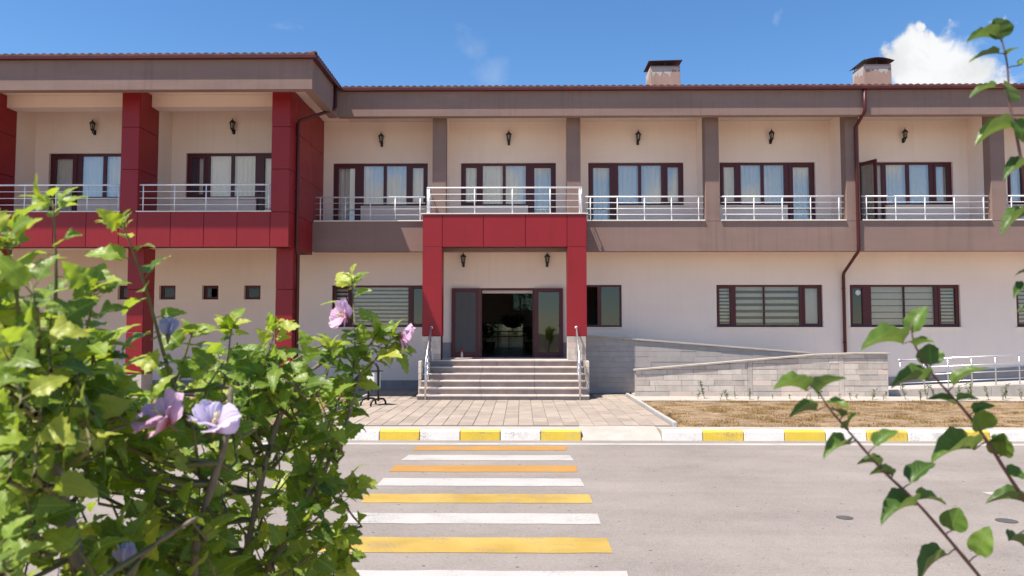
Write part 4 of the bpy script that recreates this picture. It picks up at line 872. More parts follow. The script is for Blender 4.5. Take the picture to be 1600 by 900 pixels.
# ---------------- hibiscus bush
SHOOTS = [
 (13,0.052,(-0.758,1.22,1.973),(-0.75,1.22,2.095),(-0.74,1.21,2.186),(-0.744,1.2,2.306)),
 (15,0.050,(-0.655,1.5,1.919),(-0.675,1.45,2.046),(-0.695,1.41,2.177),(-0.725,1.38,2.29)),
 (24,0.050,(-0.692,1.72,1.836),(-0.658,1.7,1.98),(-0.636,1.68,2.114)),
 (21,0.050,(-0.603,1.75,1.861),(-0.597,1.75,1.976),(-0.563,1.76,2.104)),
 (31,0.055,(-0.65,1.8,1.884),(-0.593,1.85,1.985),(-0.515,1.9,2.053),(-0.439,1.95,2.068),(-0.321,2,2.045)),
 (18,0.055,(-0.452,1.95,1.818),(-0.433,1.95,1.946),(-0.423,1.95,2.076),(-0.433,1.95,2.229)),
 (21,0.055,(-0.509,1.95,1.802),(-0.446,1.95,1.962),(-0.371,1.98,2.092)),
 (21,0.052,(-0.519,1.75,1.661),(-0.469,1.8,1.781),(-0.45,1.85,1.893),(-0.442,1.9,1.958)),
 (21,0.052,(-0.552,1.7,1.591),(-0.476,1.75,1.661),(-0.391,1.8,1.744)),
 (18,0.052,(-0.579,1.7,1.522),(-0.488,1.72,1.585),(-0.422,1.75,1.633)),
 (13,0.052,(-0.435,1.96,1.962),(-0.374,1.98,2.026),(-0.332,2,2.083)),
 (18,0.052,(-0.521,1.82,1.911),(-0.477,1.85,1.969),(-0.462,1.88,2.053)),
 (15,0.055,(-0.714,1.1,2.059),(-0.718,1.08,2.159),(-0.715,1.05,2.227)),
 (15,0.050,(-0.735,1.25,1.991),(-0.699,1.22,2.075),(-0.671,1.2,2.167)),
 (13,0.050,(-0.715,1.4,1.885),(-0.719,1.38,1.979),(-0.735,1.35,2.083)),
 (13,0.045,(-0.705,1.5,1.944),(-0.669,1.5,2.019),(-0.646,1.5,2.094)),
 (6,0.046,(-0.78,1.437,1.901),(-0.829,1.516,1.924),(-0.823,1.506,1.959)),
 (6,0.055,(-0.786,1.605,1.795),(-0.765,1.575,1.835),(-0.774,1.559,1.872)),
 (6,0.051,(-0.876,1.356,1.945),(-0.891,1.376,1.977),(-0.891,1.362,2.013)),
 (7,0.049,(-0.667,1.874,1.608),(-0.711,1.889,1.664),(-0.747,1.904,1.721)),
 (6,0.053,(-0.729,1.447,1.628),(-0.663,1.344,1.706),(-0.64,1.34,1.751)),
 (8,0.059,(-0.589,1.873,1.505),(-0.6,1.795,1.603),(-0.642,1.82,1.67)),
 (7,0.051,(-0.629,1.174,1.698),(-0.674,1.274,1.704),(-0.633,1.242,1.753)),
 (9,0.052,(-0.753,1.192,1.906),(-0.742,1.18,1.937),(-0.71,1.131,1.971)),
 (9,0.045,(-0.678,1.062,2.035),(-0.675,1.06,2.063),(-0.696,1.089,2.091)),
 (9,0.049,(-0.467,2.036,1.193),(-0.492,2.006,1.288),(-0.536,2.004,1.37)),
 (7,0.054,(-0.612,1.476,1.963),(-0.612,1.515,1.999),(-0.599,1.545,2.037)),
 (9,0.050,(-0.779,1.31,1.833),(-0.826,1.376,1.88),(-0.828,1.367,1.942)),
 (10,0.051,(-0.867,1.568,1.848),(-0.842,1.531,1.913),(-0.854,1.545,1.972)),
 (10,0.053,(-0.672,1.932,1.87),(-0.729,1.981,1.931),(-0.754,1.967,1.998)),
 (10,0.054,(-0.924,1.638,1.47),(-0.892,1.558,1.564),(-0.929,1.57,1.624)),
 (8,0.048,(-0.614,1.786,1.305),(-0.572,1.719,1.394),(-0.571,1.721,1.452)),
 (8,0.049,(-0.624,1.011,1.895),(-0.721,1.133,1.907),(-0.72,1.091,1.95)),
 (8,0.043,(-0.854,1.33,1.696),(-0.921,1.407,1.728),(-0.915,1.374,1.791)),
 (10,0.062,(-0.638,1.729,1.848),(-0.607,1.739,1.925),(-0.569,1.716,2.005)),
 (7,0.056,(-0.636,1.528,1.809),(-0.603,1.426,1.892),(-0.612,1.421,1.956)),
 (8,0.052,(-0.712,1.193,1.961),(-0.708,1.17,1.995),(-0.721,1.189,2.025)),
 (10,0.055,(-0.858,1.38,1.768),(-0.879,1.411,1.816),(-0.906,1.43,1.869)),
 (6,0.056,(-0.769,1.686,1.691),(-0.751,1.709,1.754),(-0.73,1.717,1.82)),
 (9,0.056,(-0.735,1.763,1.452),(-0.733,1.765,1.508),(-0.735,1.753,1.569)),
 (9,0.053,(-0.863,1.576,1.666),(-0.895,1.57,1.735),(-0.914,1.567,1.803)),
 (8,0.036,(-0.566,0.868,2.013),(-0.622,0.944,2.041),(-0.623,0.917,2.077)),
 (7,0.053,(-0.588,2.368,1.239),(-0.553,2.342,1.343),(-0.519,2.345,1.436)),
 (6,0.039,(-0.714,1.103,1.933),(-0.707,1.073,1.972),(-0.72,1.08,2.006)),
 (8,0.054,(-0.398,1.936,1.611),(-0.433,1.9,1.671),(-0.447,1.865,1.73)),
 (6,0.056,(-0.682,1.672,1.631),(-0.667,1.565,1.703),(-0.683,1.573,1.744)),
 (8,0.058,(-0.579,2.139,1.88),(-0.621,2.166,1.925),(-0.648,2.151,1.974)),
 (10,0.054,(-1.03,1.474,1.607),(-0.971,1.388,1.697),(-0.938,1.367,1.763)),
 (9,0.043,(-0.658,1.277,1.96),(-0.696,1.328,1.982),(-0.707,1.32,2.011)),
 (7,0.054,(-0.658,2.276,1.543),(-0.618,2.157,1.637),(-0.627,2.159,1.701)),
 (9,0.053,(-0.621,1.209,1.949),(-0.651,1.233,1.974),(-0.672,1.256,2)),
 (8,0.050,(-0.914,1.921,1.635),(-0.871,1.802,1.743),(-0.872,1.808,1.823)),
 (7,0.047,(-0.706,1.26,1.906),(-0.741,1.357,1.941),(-0.715,1.322,1.995)),
 (10,0.042,(-0.76,1.101,2.131),(-0.731,1.054,2.158),(-0.721,1.031,2.184)),
 (10,0.061,(-0.625,2.253,1.219),(-0.613,2.2,1.291),(-0.606,2.166,1.354)),
 (7,0.050,(-0.898,1.302,1.746),(-0.969,1.391,1.763),(-0.949,1.379,1.807)),
 (8,0.053,(-0.839,1.2,1.677),(-0.906,1.296,1.685),(-0.893,1.267,1.736)),
 (8,0.061,(-0.505,1.805,1.73),(-0.522,1.913,1.778),(-0.519,1.87,1.853)),
 (6,0.053,(-0.814,1.289,1.971),(-0.868,1.348,2.003),(-0.868,1.356,2.041)),
 (9,0.047,(-0.697,1.762,1.764),(-0.691,1.851,1.807),(-0.658,1.802,1.872)),
 (7,0.058,(-0.747,1.513,1.527),(-0.745,1.567,1.548),(-0.731,1.551,1.595)),
 (9,0.049,(-0.834,1.404,1.815),(-0.841,1.421,1.863),(-0.815,1.411,1.916)),
 (8,0.050,(-0.712,1.135,1.607),(-0.744,1.187,1.629),(-0.742,1.191,1.672)),
 (10,0.048,(-0.55,2.225,1.731),(-0.598,2.232,1.815),(-0.628,2.231,1.9)),
 (9,0.052,(-0.763,1.19,1.776),(-0.821,1.238,1.793),(-0.824,1.207,1.83)),
 (7,0.059,(-0.623,2.274,1.375),(-0.644,2.214,1.468),(-0.647,2.208,1.544)),
 (8,0.053,(-0.904,1.589,1.98),(-0.936,1.639,2.016),(-0.914,1.61,2.056)),
 (10,0.046,(-0.828,1.44,1.788),(-0.856,1.455,1.819),(-0.835,1.42,1.859)),
 (6,0.046,(-0.659,0.974,2.03),(-0.677,1.017,2.056),(-0.646,1.002,2.087)),
 (8,0.062,(-0.851,1.82,1.525),(-0.845,1.826,1.57),(-0.819,1.82,1.618)),
 (9,0.064,(-0.422,1.832,1.804),(-0.437,1.765,1.882),(-0.475,1.795,1.946)),
 (9,0.049,(-0.555,2.172,1.326),(-0.51,2.037,1.453),(-0.481,2.058,1.527)),
 (10,0.058,(-0.651,1.849,1.92),(-0.579,1.756,1.991),(-0.546,1.736,2.053)),
 (6,0.056,(-0.548,1.584,1.894),(-0.576,1.637,1.942),(-0.574,1.619,1.998)),
 (9,0.048,(-0.564,1.961,1.761),(-0.568,2.015,1.794),(-0.57,2.03,1.835)),
 (6,0.052,(-0.715,1.242,1.842),(-0.728,1.251,1.881),(-0.743,1.249,1.922)),
 (6,0.053,(-0.69,1.167,1.67),(-0.72,1.205,1.708),(-0.713,1.202,1.761)),
 (8,0.047,(-0.669,1.006,1.902),(-0.709,1.076,1.936),(-0.685,1.074,1.985)),
 (6,0.037,(-0.622,1.009,1.671),(-0.619,1.006,1.708),(-0.623,1.022,1.738)),
 (9,0.043,(-0.926,1.431,1.842),(-0.894,1.352,1.903),(-0.911,1.357,1.949)),
 (7,0.062,(-0.688,1.891,1.804),(-0.67,1.897,1.863),(-0.657,1.876,1.925)),
 (8,0.054,(-0.496,1.746,1.951),(-0.526,1.719,1.992),(-0.536,1.677,2.032)),
 (7,0.049,(-0.603,1.903,1.441),(-0.56,1.768,1.554),(-0.585,1.793,1.614)),
 (8,0.062,(-0.644,2.039,1.537),(-0.668,1.99,1.635),(-0.693,2.02,1.714)),
 (9,0.054,(-0.935,1.315,2.022),(-0.899,1.281,2.058),(-0.869,1.285,2.093)),
 (10,0.053,(-0.904,1.325,1.817),(-0.879,1.305,1.863),(-0.849,1.281,1.908)),
 (7,0.050,(-0.751,2.057,1.853),(-0.732,1.975,1.918),(-0.74,1.989,1.972)),
 (6,0.056,(-0.949,1.512,1.895),(-0.955,1.555,1.928),(-0.914,1.543,1.969)),
 (9,0.049,(-0.676,1.222,1.917),(-0.698,1.267,1.967),(-0.691,1.227,2.027)),
 (8,0.039,(-0.728,0.996,1.938),(-0.659,0.929,1.991),(-0.621,0.893,2.036)),
 (10,0.042,(-0.649,1.258,1.714),(-0.667,1.29,1.732),(-0.65,1.256,1.768)),
 (8,0.052,(-0.615,1.471,1.572),(-0.672,1.57,1.605),(-0.669,1.541,1.683)),
 (7,0.047,(-0.989,1.404,1.616),(-0.913,1.3,1.698),(-0.904,1.295,1.746)),
 (6,0.057,(-0.662,2.011,1.647),(-0.619,2.006,1.697),(-0.569,1.963,1.754)),
 (8,0.042,(-0.736,1.357,1.884),(-0.701,1.313,1.92),(-0.682,1.279,1.953)),
 (7,0.057,(-0.532,1.987,1.388),(-0.5,1.934,1.482),(-0.467,1.898,1.568)),
 (8,0.049,(-0.994,1.803,1.741),(-0.927,1.739,1.824),(-0.905,1.715,1.898)),
 (9,0.049,(-0.663,1.685,1.62),(-0.654,1.639,1.683),(-0.656,1.633,1.735)),
 (8,0.049,(-0.752,1.666,1.526),(-0.808,1.732,1.573),(-0.83,1.733,1.643)),
 (6,0.053,(-0.716,1.391,1.68),(-0.656,1.326,1.747),(-0.634,1.315,1.797)),
 (9,0.052,(-0.423,1.758,1.523),(-0.435,1.797,1.55),(-0.455,1.816,1.583)),
 (10,0.052,(-0.545,2.061,1.359),(-0.577,2.086,1.402),(-0.612,2.09,1.454)),
 (6,0.051,(-0.634,2.001,1.763),(-0.611,1.975,1.852),(-0.582,1.98,1.938)),
 (6,0.053,(-0.698,1.371,1.654),(-0.715,1.429,1.675),(-0.7,1.398,1.724)),
 (8,0.049,(-0.857,1.555,1.44),(-0.798,1.51,1.521),(-0.786,1.509,1.584)),
 (8,0.060,(-0.671,2.104,1.898),(-0.663,2.09,1.955),(-0.685,2.067,2.013)),
 (8,0.046,(-0.552,1.456,1.757),(-0.604,1.541,1.787),(-0.594,1.525,1.84)),
 (7,0.056,(-0.839,1.522,1.779),(-0.8,1.488,1.838),(-0.796,1.508,1.888)),
 (10,0.056,(-0.745,1.494,1.854),(-0.657,1.355,1.927),(-0.664,1.38,1.975)),
 (7,0.051,(-0.72,1.672,1.599),(-0.728,1.711,1.643),(-0.703,1.739,1.691)),
 (10,0.042,(-0.534,0.836,1.811),(-0.594,0.895,1.82),(-0.594,0.877,1.856)),
 (10,0.045,(-0.773,1.598,1.612),(-0.741,1.541,1.662),(-0.759,1.533,1.698)),
 (8,0.063,(-0.626,2.105,1.343),(-0.619,2.112,1.406),(-0.59,2.139,1.463)),
 (7,0.041,(-0.78,1.209,1.754),(-0.836,1.274,1.783),(-0.84,1.23,1.84)),
 (9,0.053,(-0.924,1.95,1.708),(-0.858,1.832,1.807),(-0.834,1.847,1.881)),
 (6,0.050,(-0.822,1.521,1.468),(-0.82,1.459,1.546),(-0.835,1.433,1.607)),
 (10,0.046,(-0.661,1.046,2.085),(-0.606,0.954,2.123),(-0.632,0.978,2.161)),
 (7,0.044,(-0.792,1.37,1.492),(-0.8,1.363,1.551),(-0.827,1.373,1.603)),
 (6,0.053,(-0.842,1.278,1.612),(-0.858,1.278,1.657),(-0.895,1.3,1.696)),
 (9,0.060,(-0.92,1.657,1.818),(-0.896,1.601,1.862),(-0.915,1.583,1.899)),
 (7,0.060,(-0.659,1.771,1.938),(-0.667,1.723,1.997),(-0.678,1.71,2.052)),
 (7,0.059,(-0.717,1.379,1.67),(-0.74,1.465,1.7),(-0.698,1.44,1.763)),
 (6,0.053,(-0.547,1.5,1.433),(-0.618,1.592,1.455),(-0.622,1.547,1.534)),
 (8,0.051,(-0.891,1.705,1.823),(-0.887,1.656,1.902),(-0.904,1.656,1.973)),
 (6,0.053,(-0.588,2.349,1.4),(-0.574,2.308,1.472),(-0.565,2.278,1.539)),
 (10,0.050,(-0.846,1.619,1.823),(-0.886,1.643,1.879),(-0.878,1.611,1.943)),
 (7,0.061,(-0.901,1.627,1.564),(-0.844,1.561,1.637),(-0.827,1.541,1.693)),
 (6,0.051,(-0.621,1.591,1.878),(-0.615,1.595,1.916),(-0.606,1.616,1.953)),
 (7,0.047,(-0.613,1.126,1.728),(-0.618,1.111,1.762),(-0.626,1.089,1.797)),
 (9,0.051,(-0.653,1.623,1.474),(-0.652,1.677,1.494),(-0.615,1.651,1.544)),
 (7,0.055,(-0.712,1.421,1.568),(-0.683,1.341,1.653),(-0.667,1.329,1.711)),
 (7,0.055,(-0.905,1.57,1.887),(-0.923,1.634,1.949),(-0.877,1.606,2.021)),
 (9,0.050,(-0.84,1.283,1.764),(-0.791,1.209,1.829),(-0.788,1.197,1.877)),
 (9,0.058,(-0.752,1.632,1.398),(-0.76,1.676,1.438),(-0.752,1.7,1.489)),
 (6,0.061,(-0.825,1.606,1.685),(-0.908,1.697,1.737),(-0.917,1.653,1.821)),
 (9,0.064,(-0.677,1.713,1.625),(-0.645,1.665,1.711),(-0.627,1.629,1.791)),
 (7,0.056,(-0.666,1.957,1.443),(-0.636,1.948,1.522),(-0.607,1.899,1.611)),
 (7,0.064,(-0.588,1.986,1.373),(-0.614,2.09,1.393),(-0.605,2.049,1.464)),
 (6,0.059,(-0.569,2.282,1.723),(-0.593,2.216,1.829),(-0.602,2.196,1.926)),
 (7,0.042,(-0.687,1.145,2.035),(-0.715,1.194,2.075),(-0.724,1.188,2.118)),
 (6,0.057,(-0.555,2.055,1.435),(-0.529,1.991,1.519),(-0.487,1.967,1.59)),
 (9,0.041,(-0.684,1.117,1.934),(-0.701,1.177,1.964),(-0.675,1.168,2.004)),
 (7,0.053,(-0.838,1.541,1.586),(-0.787,1.445,1.658),(-0.771,1.421,1.704)),
 (9,0.061,(-0.682,1.951,1.898),(-0.685,1.846,1.978),(-0.71,1.835,2.048)),
 (10,0.050,(-0.787,1.168,2.016),(-0.794,1.212,2.042),(-0.757,1.18,2.072)),
 (10,0.055,(-0.771,1.343,1.817),(-0.746,1.26,1.878),(-0.759,1.258,1.921)),
 (9,0.055,(-0.679,1.389,1.85),(-0.7,1.502,1.887),(-0.667,1.452,1.949)),
 (10,0.045,(-0.721,1.313,1.954),(-0.706,1.278,2.014),(-0.693,1.235,2.071)),
 (7,0.043,(-0.914,1.374,1.662),(-0.885,1.347,1.727),(-0.84,1.327,1.788)),
 (10,0.054,(-0.911,1.496,2.036),(-0.894,1.444,2.101),(-0.882,1.411,2.163)),
 (9,0.047,(-0.88,1.261,1.766),(-0.844,1.208,1.832),(-0.824,1.176,1.889)),
 (7,0.063,(-0.85,1.669,1.526),(-0.894,1.75,1.575),(-0.881,1.729,1.658)),
 (7,0.047,(-0.771,1.184,1.852),(-0.697,1.079,1.911),(-0.701,1.079,1.948)),
 (6,0.041,(-0.867,1.38,1.723),(-0.843,1.295,1.787),(-0.845,1.268,1.834)),
 (8,0.054,(-0.515,2.083,1.381),(-0.492,2.014,1.46),(-0.512,1.996,1.521)),
 (9,0.058,(-0.665,1.566,1.673),(-0.636,1.523,1.745),(-0.631,1.52,1.806)),
 (10,0.053,(-0.87,1.756,1.725),(-0.844,1.74,1.778),(-0.816,1.706,1.834)),
 (7,0.061,(-0.615,1.698,1.365),(-0.632,1.659,1.432),(-0.649,1.641,1.489)),
 (7,0.052,(-0.759,1.352,2.006),(-0.688,1.228,2.053),(-0.715,1.255,2.091)),
 (7,0.053,(-0.507,1.897,1.412),(-0.521,1.967,1.43),(-0.527,1.937,1.483)),
 (10,0.052,(-0.837,1.242,1.87),(-0.865,1.259,1.922),(-0.852,1.245,1.978)),
 (7,0.049,(-0.68,2.178,1.676),(-0.668,2.125,1.776),(-0.676,2.14,1.865)),
 (6,0.054,(-0.534,1.997,1.679),(-0.546,1.902,1.774),(-0.564,1.893,1.85)),
 (10,0.052,(-0.7,1.424,1.903),(-0.708,1.471,1.928),(-0.705,1.485,1.958)),
 (6,0.053,(-0.702,1.773,1.702),(-0.665,1.65,1.802),(-0.698,1.66,1.873)),
 (6,0.051,(-0.889,1.337,1.898),(-0.853,1.265,1.95),(-0.866,1.244,1.994)),
 (8,0.049,(-0.618,0.978,1.992),(-0.689,1.06,2.007),(-0.683,1.022,2.034)),
 (9,0.046,(-0.902,1.64,1.756),(-0.911,1.59,1.834),(-0.908,1.563,1.906)),
 (8,0.050,(-0.99,1.529,1.572),(-0.917,1.436,1.657),(-0.923,1.457,1.704)),
 (6,0.064,(-0.763,1.717,1.44),(-0.824,1.802,1.463),(-0.848,1.766,1.532)),
 (9,0.049,(-0.836,1.78,1.773),(-0.872,1.828,1.839),(-0.865,1.792,1.919)),
 (10,0.058,(-0.931,1.44,1.807),(-0.915,1.443,1.852),(-0.911,1.471,1.893)),
 (7,0.052,(-0.783,1.549,1.846),(-0.745,1.408,1.909),(-0.775,1.433,1.946)),
 (9,0.052,(-0.606,2.103,1.731),(-0.616,2.125,1.821),(-0.606,2.135,1.915)),
 (6,0.061,(-0.567,1.948,1.691),(-0.517,1.941,1.779),(-0.494,1.959,1.863)),
 (7,0.060,(-0.471,1.93,1.505),(-0.445,1.853,1.584),(-0.417,1.841,1.643)),
 (7,0.045,(-0.63,1.025,2.045),(-0.67,1.083,2.081),(-0.656,1.064,2.12)),
 (9,0.044,(-0.886,1.495,2.04),(-0.86,1.409,2.087),(-0.866,1.413,2.131)),
 (8,0.050,(-0.745,1.445,1.55),(-0.657,1.301,1.652),(-0.66,1.328,1.691)),
 (9,0.057,(-0.666,2.36,1.577),(-0.65,2.317,1.637),(-0.616,2.274,1.696)),
 (6,0.047,(-0.524,1.812,1.879),(-0.553,1.844,1.917),(-0.548,1.83,1.96)),
 (9,0.056,(-0.53,1.82,1.513),(-0.543,1.856,1.559),(-0.522,1.864,1.614)),
 (10,0.050,(-0.732,1.516,1.774),(-0.656,1.406,1.84),(-0.647,1.424,1.88)),
 (10,0.061,(-0.861,2.076,1.927),(-0.829,2.016,1.976),(-0.804,1.989,2.022)),
 (9,0.048,(-0.658,1.537,1.443),(-0.649,1.486,1.509),(-0.665,1.51,1.545)),
 (6,0.048,(-0.555,1.701,1.823),(-0.634,1.82,1.858),(-0.653,1.772,1.919)),
 (9,0.051,(-0.565,1.633,1.8),(-0.606,1.674,1.849),(-0.636,1.663,1.907)),
 (6,0.043,(-0.85,1.158,2.085),(-0.777,1.096,2.114),(-0.736,1.054,2.14)),
 (10,0.049,(-0.793,1.189,1.963),(-0.795,1.197,1.996),(-0.751,1.16,2.031)),
 (6,0.045,(-0.762,1.352,1.851),(-0.802,1.372,1.888),(-0.8,1.337,1.933)),
 (10,0.045,(-0.852,1.341,1.768),(-0.766,1.238,1.837),(-0.745,1.249,1.878)),
 (8,0.049,(-0.831,1.185,2.111),(-0.831,1.199,2.155),(-0.803,1.162,2.195)),
 (10,0.053,(-0.974,1.419,1.955),(-0.982,1.452,2.009),(-0.943,1.428,2.066)),
 (10,0.050,(-0.654,1.668,1.61),(-0.67,1.726,1.632),(-0.665,1.724,1.672)),
 (10,0.057,(-0.465,1.801,1.684),(-0.489,1.809,1.756),(-0.498,1.811,1.831)),
 (8,0.053,(-0.571,1.885,1.581),(-0.525,1.826,1.648),(-0.507,1.849,1.694)),
 (10,0.048,(-0.828,1.253,1.769),(-0.77,1.145,1.846),(-0.778,1.134,1.898)),
 (9,0.044,(-0.694,1.042,2.011),(-0.717,1.076,2.044),(-0.743,1.091,2.079)),
 (6,0.062,(-0.848,1.774,1.528),(-0.862,1.815,1.566),(-0.877,1.819,1.617)),
 (7,0.056,(-0.818,1.945,1.761),(-0.79,1.851,1.847),(-0.83,1.847,1.917)),
 (6,0.059,(-0.565,1.966,1.807),(-0.579,1.953,1.852),(-0.567,1.932,1.897)),
 (6,0.043,(-0.804,1.186,2.125),(-0.85,1.218,2.168),(-0.892,1.247,2.214)),
 (6,0.046,(-0.688,1.532,1.62),(-0.665,1.5,1.684),(-0.679,1.497,1.739)),
 (6,0.053,(-0.57,1.408,1.719),(-0.594,1.399,1.753),(-0.618,1.395,1.785)),
 (10,0.043,(-0.567,1.015,1.942),(-0.606,1.067,1.972),(-0.64,1.082,2.01)),
 (7,0.047,(-0.869,1.307,1.587),(-0.961,1.423,1.585),(-0.933,1.379,1.644)),
 (7,0.049,(-0.528,2.218,1.434),(-0.502,2.234,1.486),(-0.491,2.201,1.552)),
 (8,0.041,(-0.618,0.979,1.914),(-0.651,1.032,1.948),(-0.621,0.992,1.996)),
 (6,0.045,(-0.905,1.285,2.066),(-0.908,1.297,2.104),(-0.896,1.308,2.143)),
 (9,0.047,(-0.771,1.076,1.736),(-0.713,1.013,1.782),(-0.692,0.998,1.81)),
 (10,0.051,(-0.57,1.85,1.8),(-0.573,1.934,1.86),(-0.565,1.888,1.939)),
 (10,0.051,(-0.633,2.317,1.295),(-0.603,2.293,1.383),(-0.616,2.29,1.463)),
 (8,0.047,(-0.51,2.116,1.74),(-0.529,2.08,1.802),(-0.546,2.065,1.861)),
 (8,0.050,(-0.566,1.821,1.514),(-0.587,1.753,1.579),(-0.591,1.718,1.632)),
 (7,0.064,(-0.648,1.846,1.847),(-0.618,1.765,1.931),(-0.605,1.757,2.003)),
 (9,0.048,(-0.868,1.48,1.838),(-0.873,1.426,1.901),(-0.883,1.419,1.956)),
 (7,0.053,(-0.55,1.493,1.845),(-0.578,1.538,1.904),(-0.61,1.565,1.968)),
 (9,0.060,(-0.646,2.072,1.789),(-0.63,2.027,1.865),(-0.66,2.039,1.933)),
 (6,0.058,(-0.943,1.521,1.773),(-0.856,1.439,1.832),(-0.839,1.446,1.873)),
 (9,0.060,(-0.605,1.577,1.575),(-0.589,1.477,1.649),(-0.601,1.474,1.691)),
 (9,0.056,(-0.628,1.756,1.823),(-0.672,1.778,1.871),(-0.701,1.768,1.924)),
 (10,0.052,(-0.637,1.872,1.766),(-0.691,1.96,1.831),(-0.699,1.914,1.917)),
 (7,0.057,(-0.656,1.503,1.478),(-0.665,1.538,1.497),(-0.657,1.543,1.528)),
 (7,0.063,(-0.782,1.766,1.64),(-0.797,1.743,1.681),(-0.79,1.717,1.723)),
 (10,0.052,(-0.686,1.087,1.812),(-0.728,1.156,1.84),(-0.722,1.133,1.891)),
 (6,0.050,(-0.577,1.772,1.977),(-0.631,1.825,2.013),(-0.658,1.83,2.053)),
 (8,0.059,(-0.808,1.566,1.605),(-0.728,1.459,1.688),(-0.696,1.45,1.74)),
 (8,0.058,(-0.721,1.611,1.858),(-0.753,1.733,1.893),(-0.715,1.689,1.952)),
 (7,0.039,(-0.583,1.045,1.985),(-0.64,1.109,2.022),(-0.641,1.088,2.067)),
 (8,0.051,(-0.619,1.753,1.735),(-0.652,1.849,1.782),(-0.619,1.806,1.856)),
 (9,0.050,(-0.878,1.312,1.758),(-0.816,1.213,1.833),(-0.83,1.203,1.884)),
 (8,0.042,(-0.782,1.406,1.983),(-0.787,1.377,2.028),(-0.832,1.39,2.07)),
 (7,0.063,(-0.517,1.879,1.339),(-0.526,1.897,1.4),(-0.524,1.892,1.47)),
 (9,0.046,(-0.739,1.154,1.944),(-0.776,1.212,1.978),(-0.766,1.217,2.02)),
 (9,0.055,(-0.647,1.343,1.643),(-0.646,1.306,1.707),(-0.648,1.291,1.763)),
 (9,0.056,(-0.622,1.453,1.623),(-0.688,1.52,1.644),(-0.69,1.496,1.694)),
 (7,0.043,(-0.814,1.264,1.747),(-0.802,1.247,1.806),(-0.797,1.256,1.859)),
 (6,0.062,(-0.738,1.71,1.767),(-0.753,1.704,1.813),(-0.74,1.687,1.86)),
 (9,0.057,(-0.802,1.83,1.527),(-0.793,1.813,1.611),(-0.815,1.807,1.691)),
 (9,0.044,(-0.905,1.29,1.903),(-0.883,1.276,1.945),(-0.819,1.229,1.988)),
 (8,0.061,(-0.687,2.015,1.576),(-0.642,1.904,1.684),(-0.668,1.921,1.761)),
 (10,0.053,(-0.584,1.751,1.957),(-0.591,1.769,2.002),(-0.591,1.759,2.05)),
 (8,0.042,(-0.646,1.224,1.642),(-0.617,1.182,1.709),(-0.634,1.206,1.755)),
 (9,0.046,(-0.662,1.679,1.764),(-0.679,1.656,1.808),(-0.692,1.621,1.853)),
 (10,0.050,(-0.715,1.404,1.831),(-0.787,1.483,1.878),(-0.777,1.448,1.945)),
 (7,0.053,(-0.746,1.715,1.793),(-0.798,1.776,1.836),(-0.832,1.779,1.889)),
 (8,0.037,(-0.664,1.07,1.787),(-0.698,1.101,1.823),(-0.678,1.056,1.877)),
 (7,0.052,(-0.72,1.139,1.772),(-0.712,1.118,1.809),(-0.701,1.105,1.842)),
 (8,0.053,(-0.885,1.326,1.755),(-0.866,1.278,1.821),(-0.887,1.279,1.875)),
 (7,0.043,(-0.617,1.132,1.713),(-0.668,1.177,1.723),(-0.666,1.139,1.76)),
 (7,0.051,(-0.912,1.667,1.725),(-0.928,1.698,1.773),(-0.914,1.7,1.827)),
]

rb = random.Random(5)
HB = empty('hibiscus_bush', (-.75, 1.75, .14), 'leafy green hibiscus bush with pink and lilac flowers in the near left foreground', 'bush')
trunks = [[(-.75, 1.75, .12), (-.74, 1.66, .7), (-.70, 1.45, 1.3), (-.685, 1.28, 1.60), (-.69, 1.2, 1.75), (-.73, 1.2, 1.9), (-.76, 1.2, 2.05)],
          [(-.72, 1.72, .4), (-.66, 1.62, 1.0), (-.63, 1.52, 1.5), (-.615, 1.47, 1.70), (-.56, 1.46, 1.89), (-.56, 1.48, 1.99)],
          [(-.72, 1.74, .3), (-.70, 1.8, .9), (-.66, 1.8, 1.4), (-.60, 1.78, 1.75), (-.55, 1.84, 1.95), (-.45, 1.9, 2.05)],
          [(-.78, 1.74, .3), (-.9, 1.6, .9), (-.95, 1.4, 1.4), (-.9, 1.25, 1.75), (-.84, 1.2, 1.95)],
          [(-.69, 1.45, 1.42), (-.66, 1.3, 1.62), (-.60, 1.22, 1.74), (-.52, 1.24, 1.80)],
          [(-.67, 1.7, 1.2), (-.60, 1.76, 1.5), (-.50, 1.8, 1.70), (-.43, 1.85, 1.85), (-.40, 1.92, 2.0)]]
rad = [.024, .0125, .012, .013, .008, .0075]
tpts = []
for pl, r0 in zip(trunks, rad):
    P = [bez(pl, i/24) for i in range(25)]; tpts += [(p, r0*(1-.6*i/24)) for i, p in enumerate(P)]
    MB().tube(P, [r0*(1-.65*i/24)+.0015*math.sin(i*2.3) for i in range(25)], 10).build('stem', 'bark', HB, smooth=True)
allleaves = []
twm = MB()
SUNV = Vector((-.41, -.26, 1)).normalized()
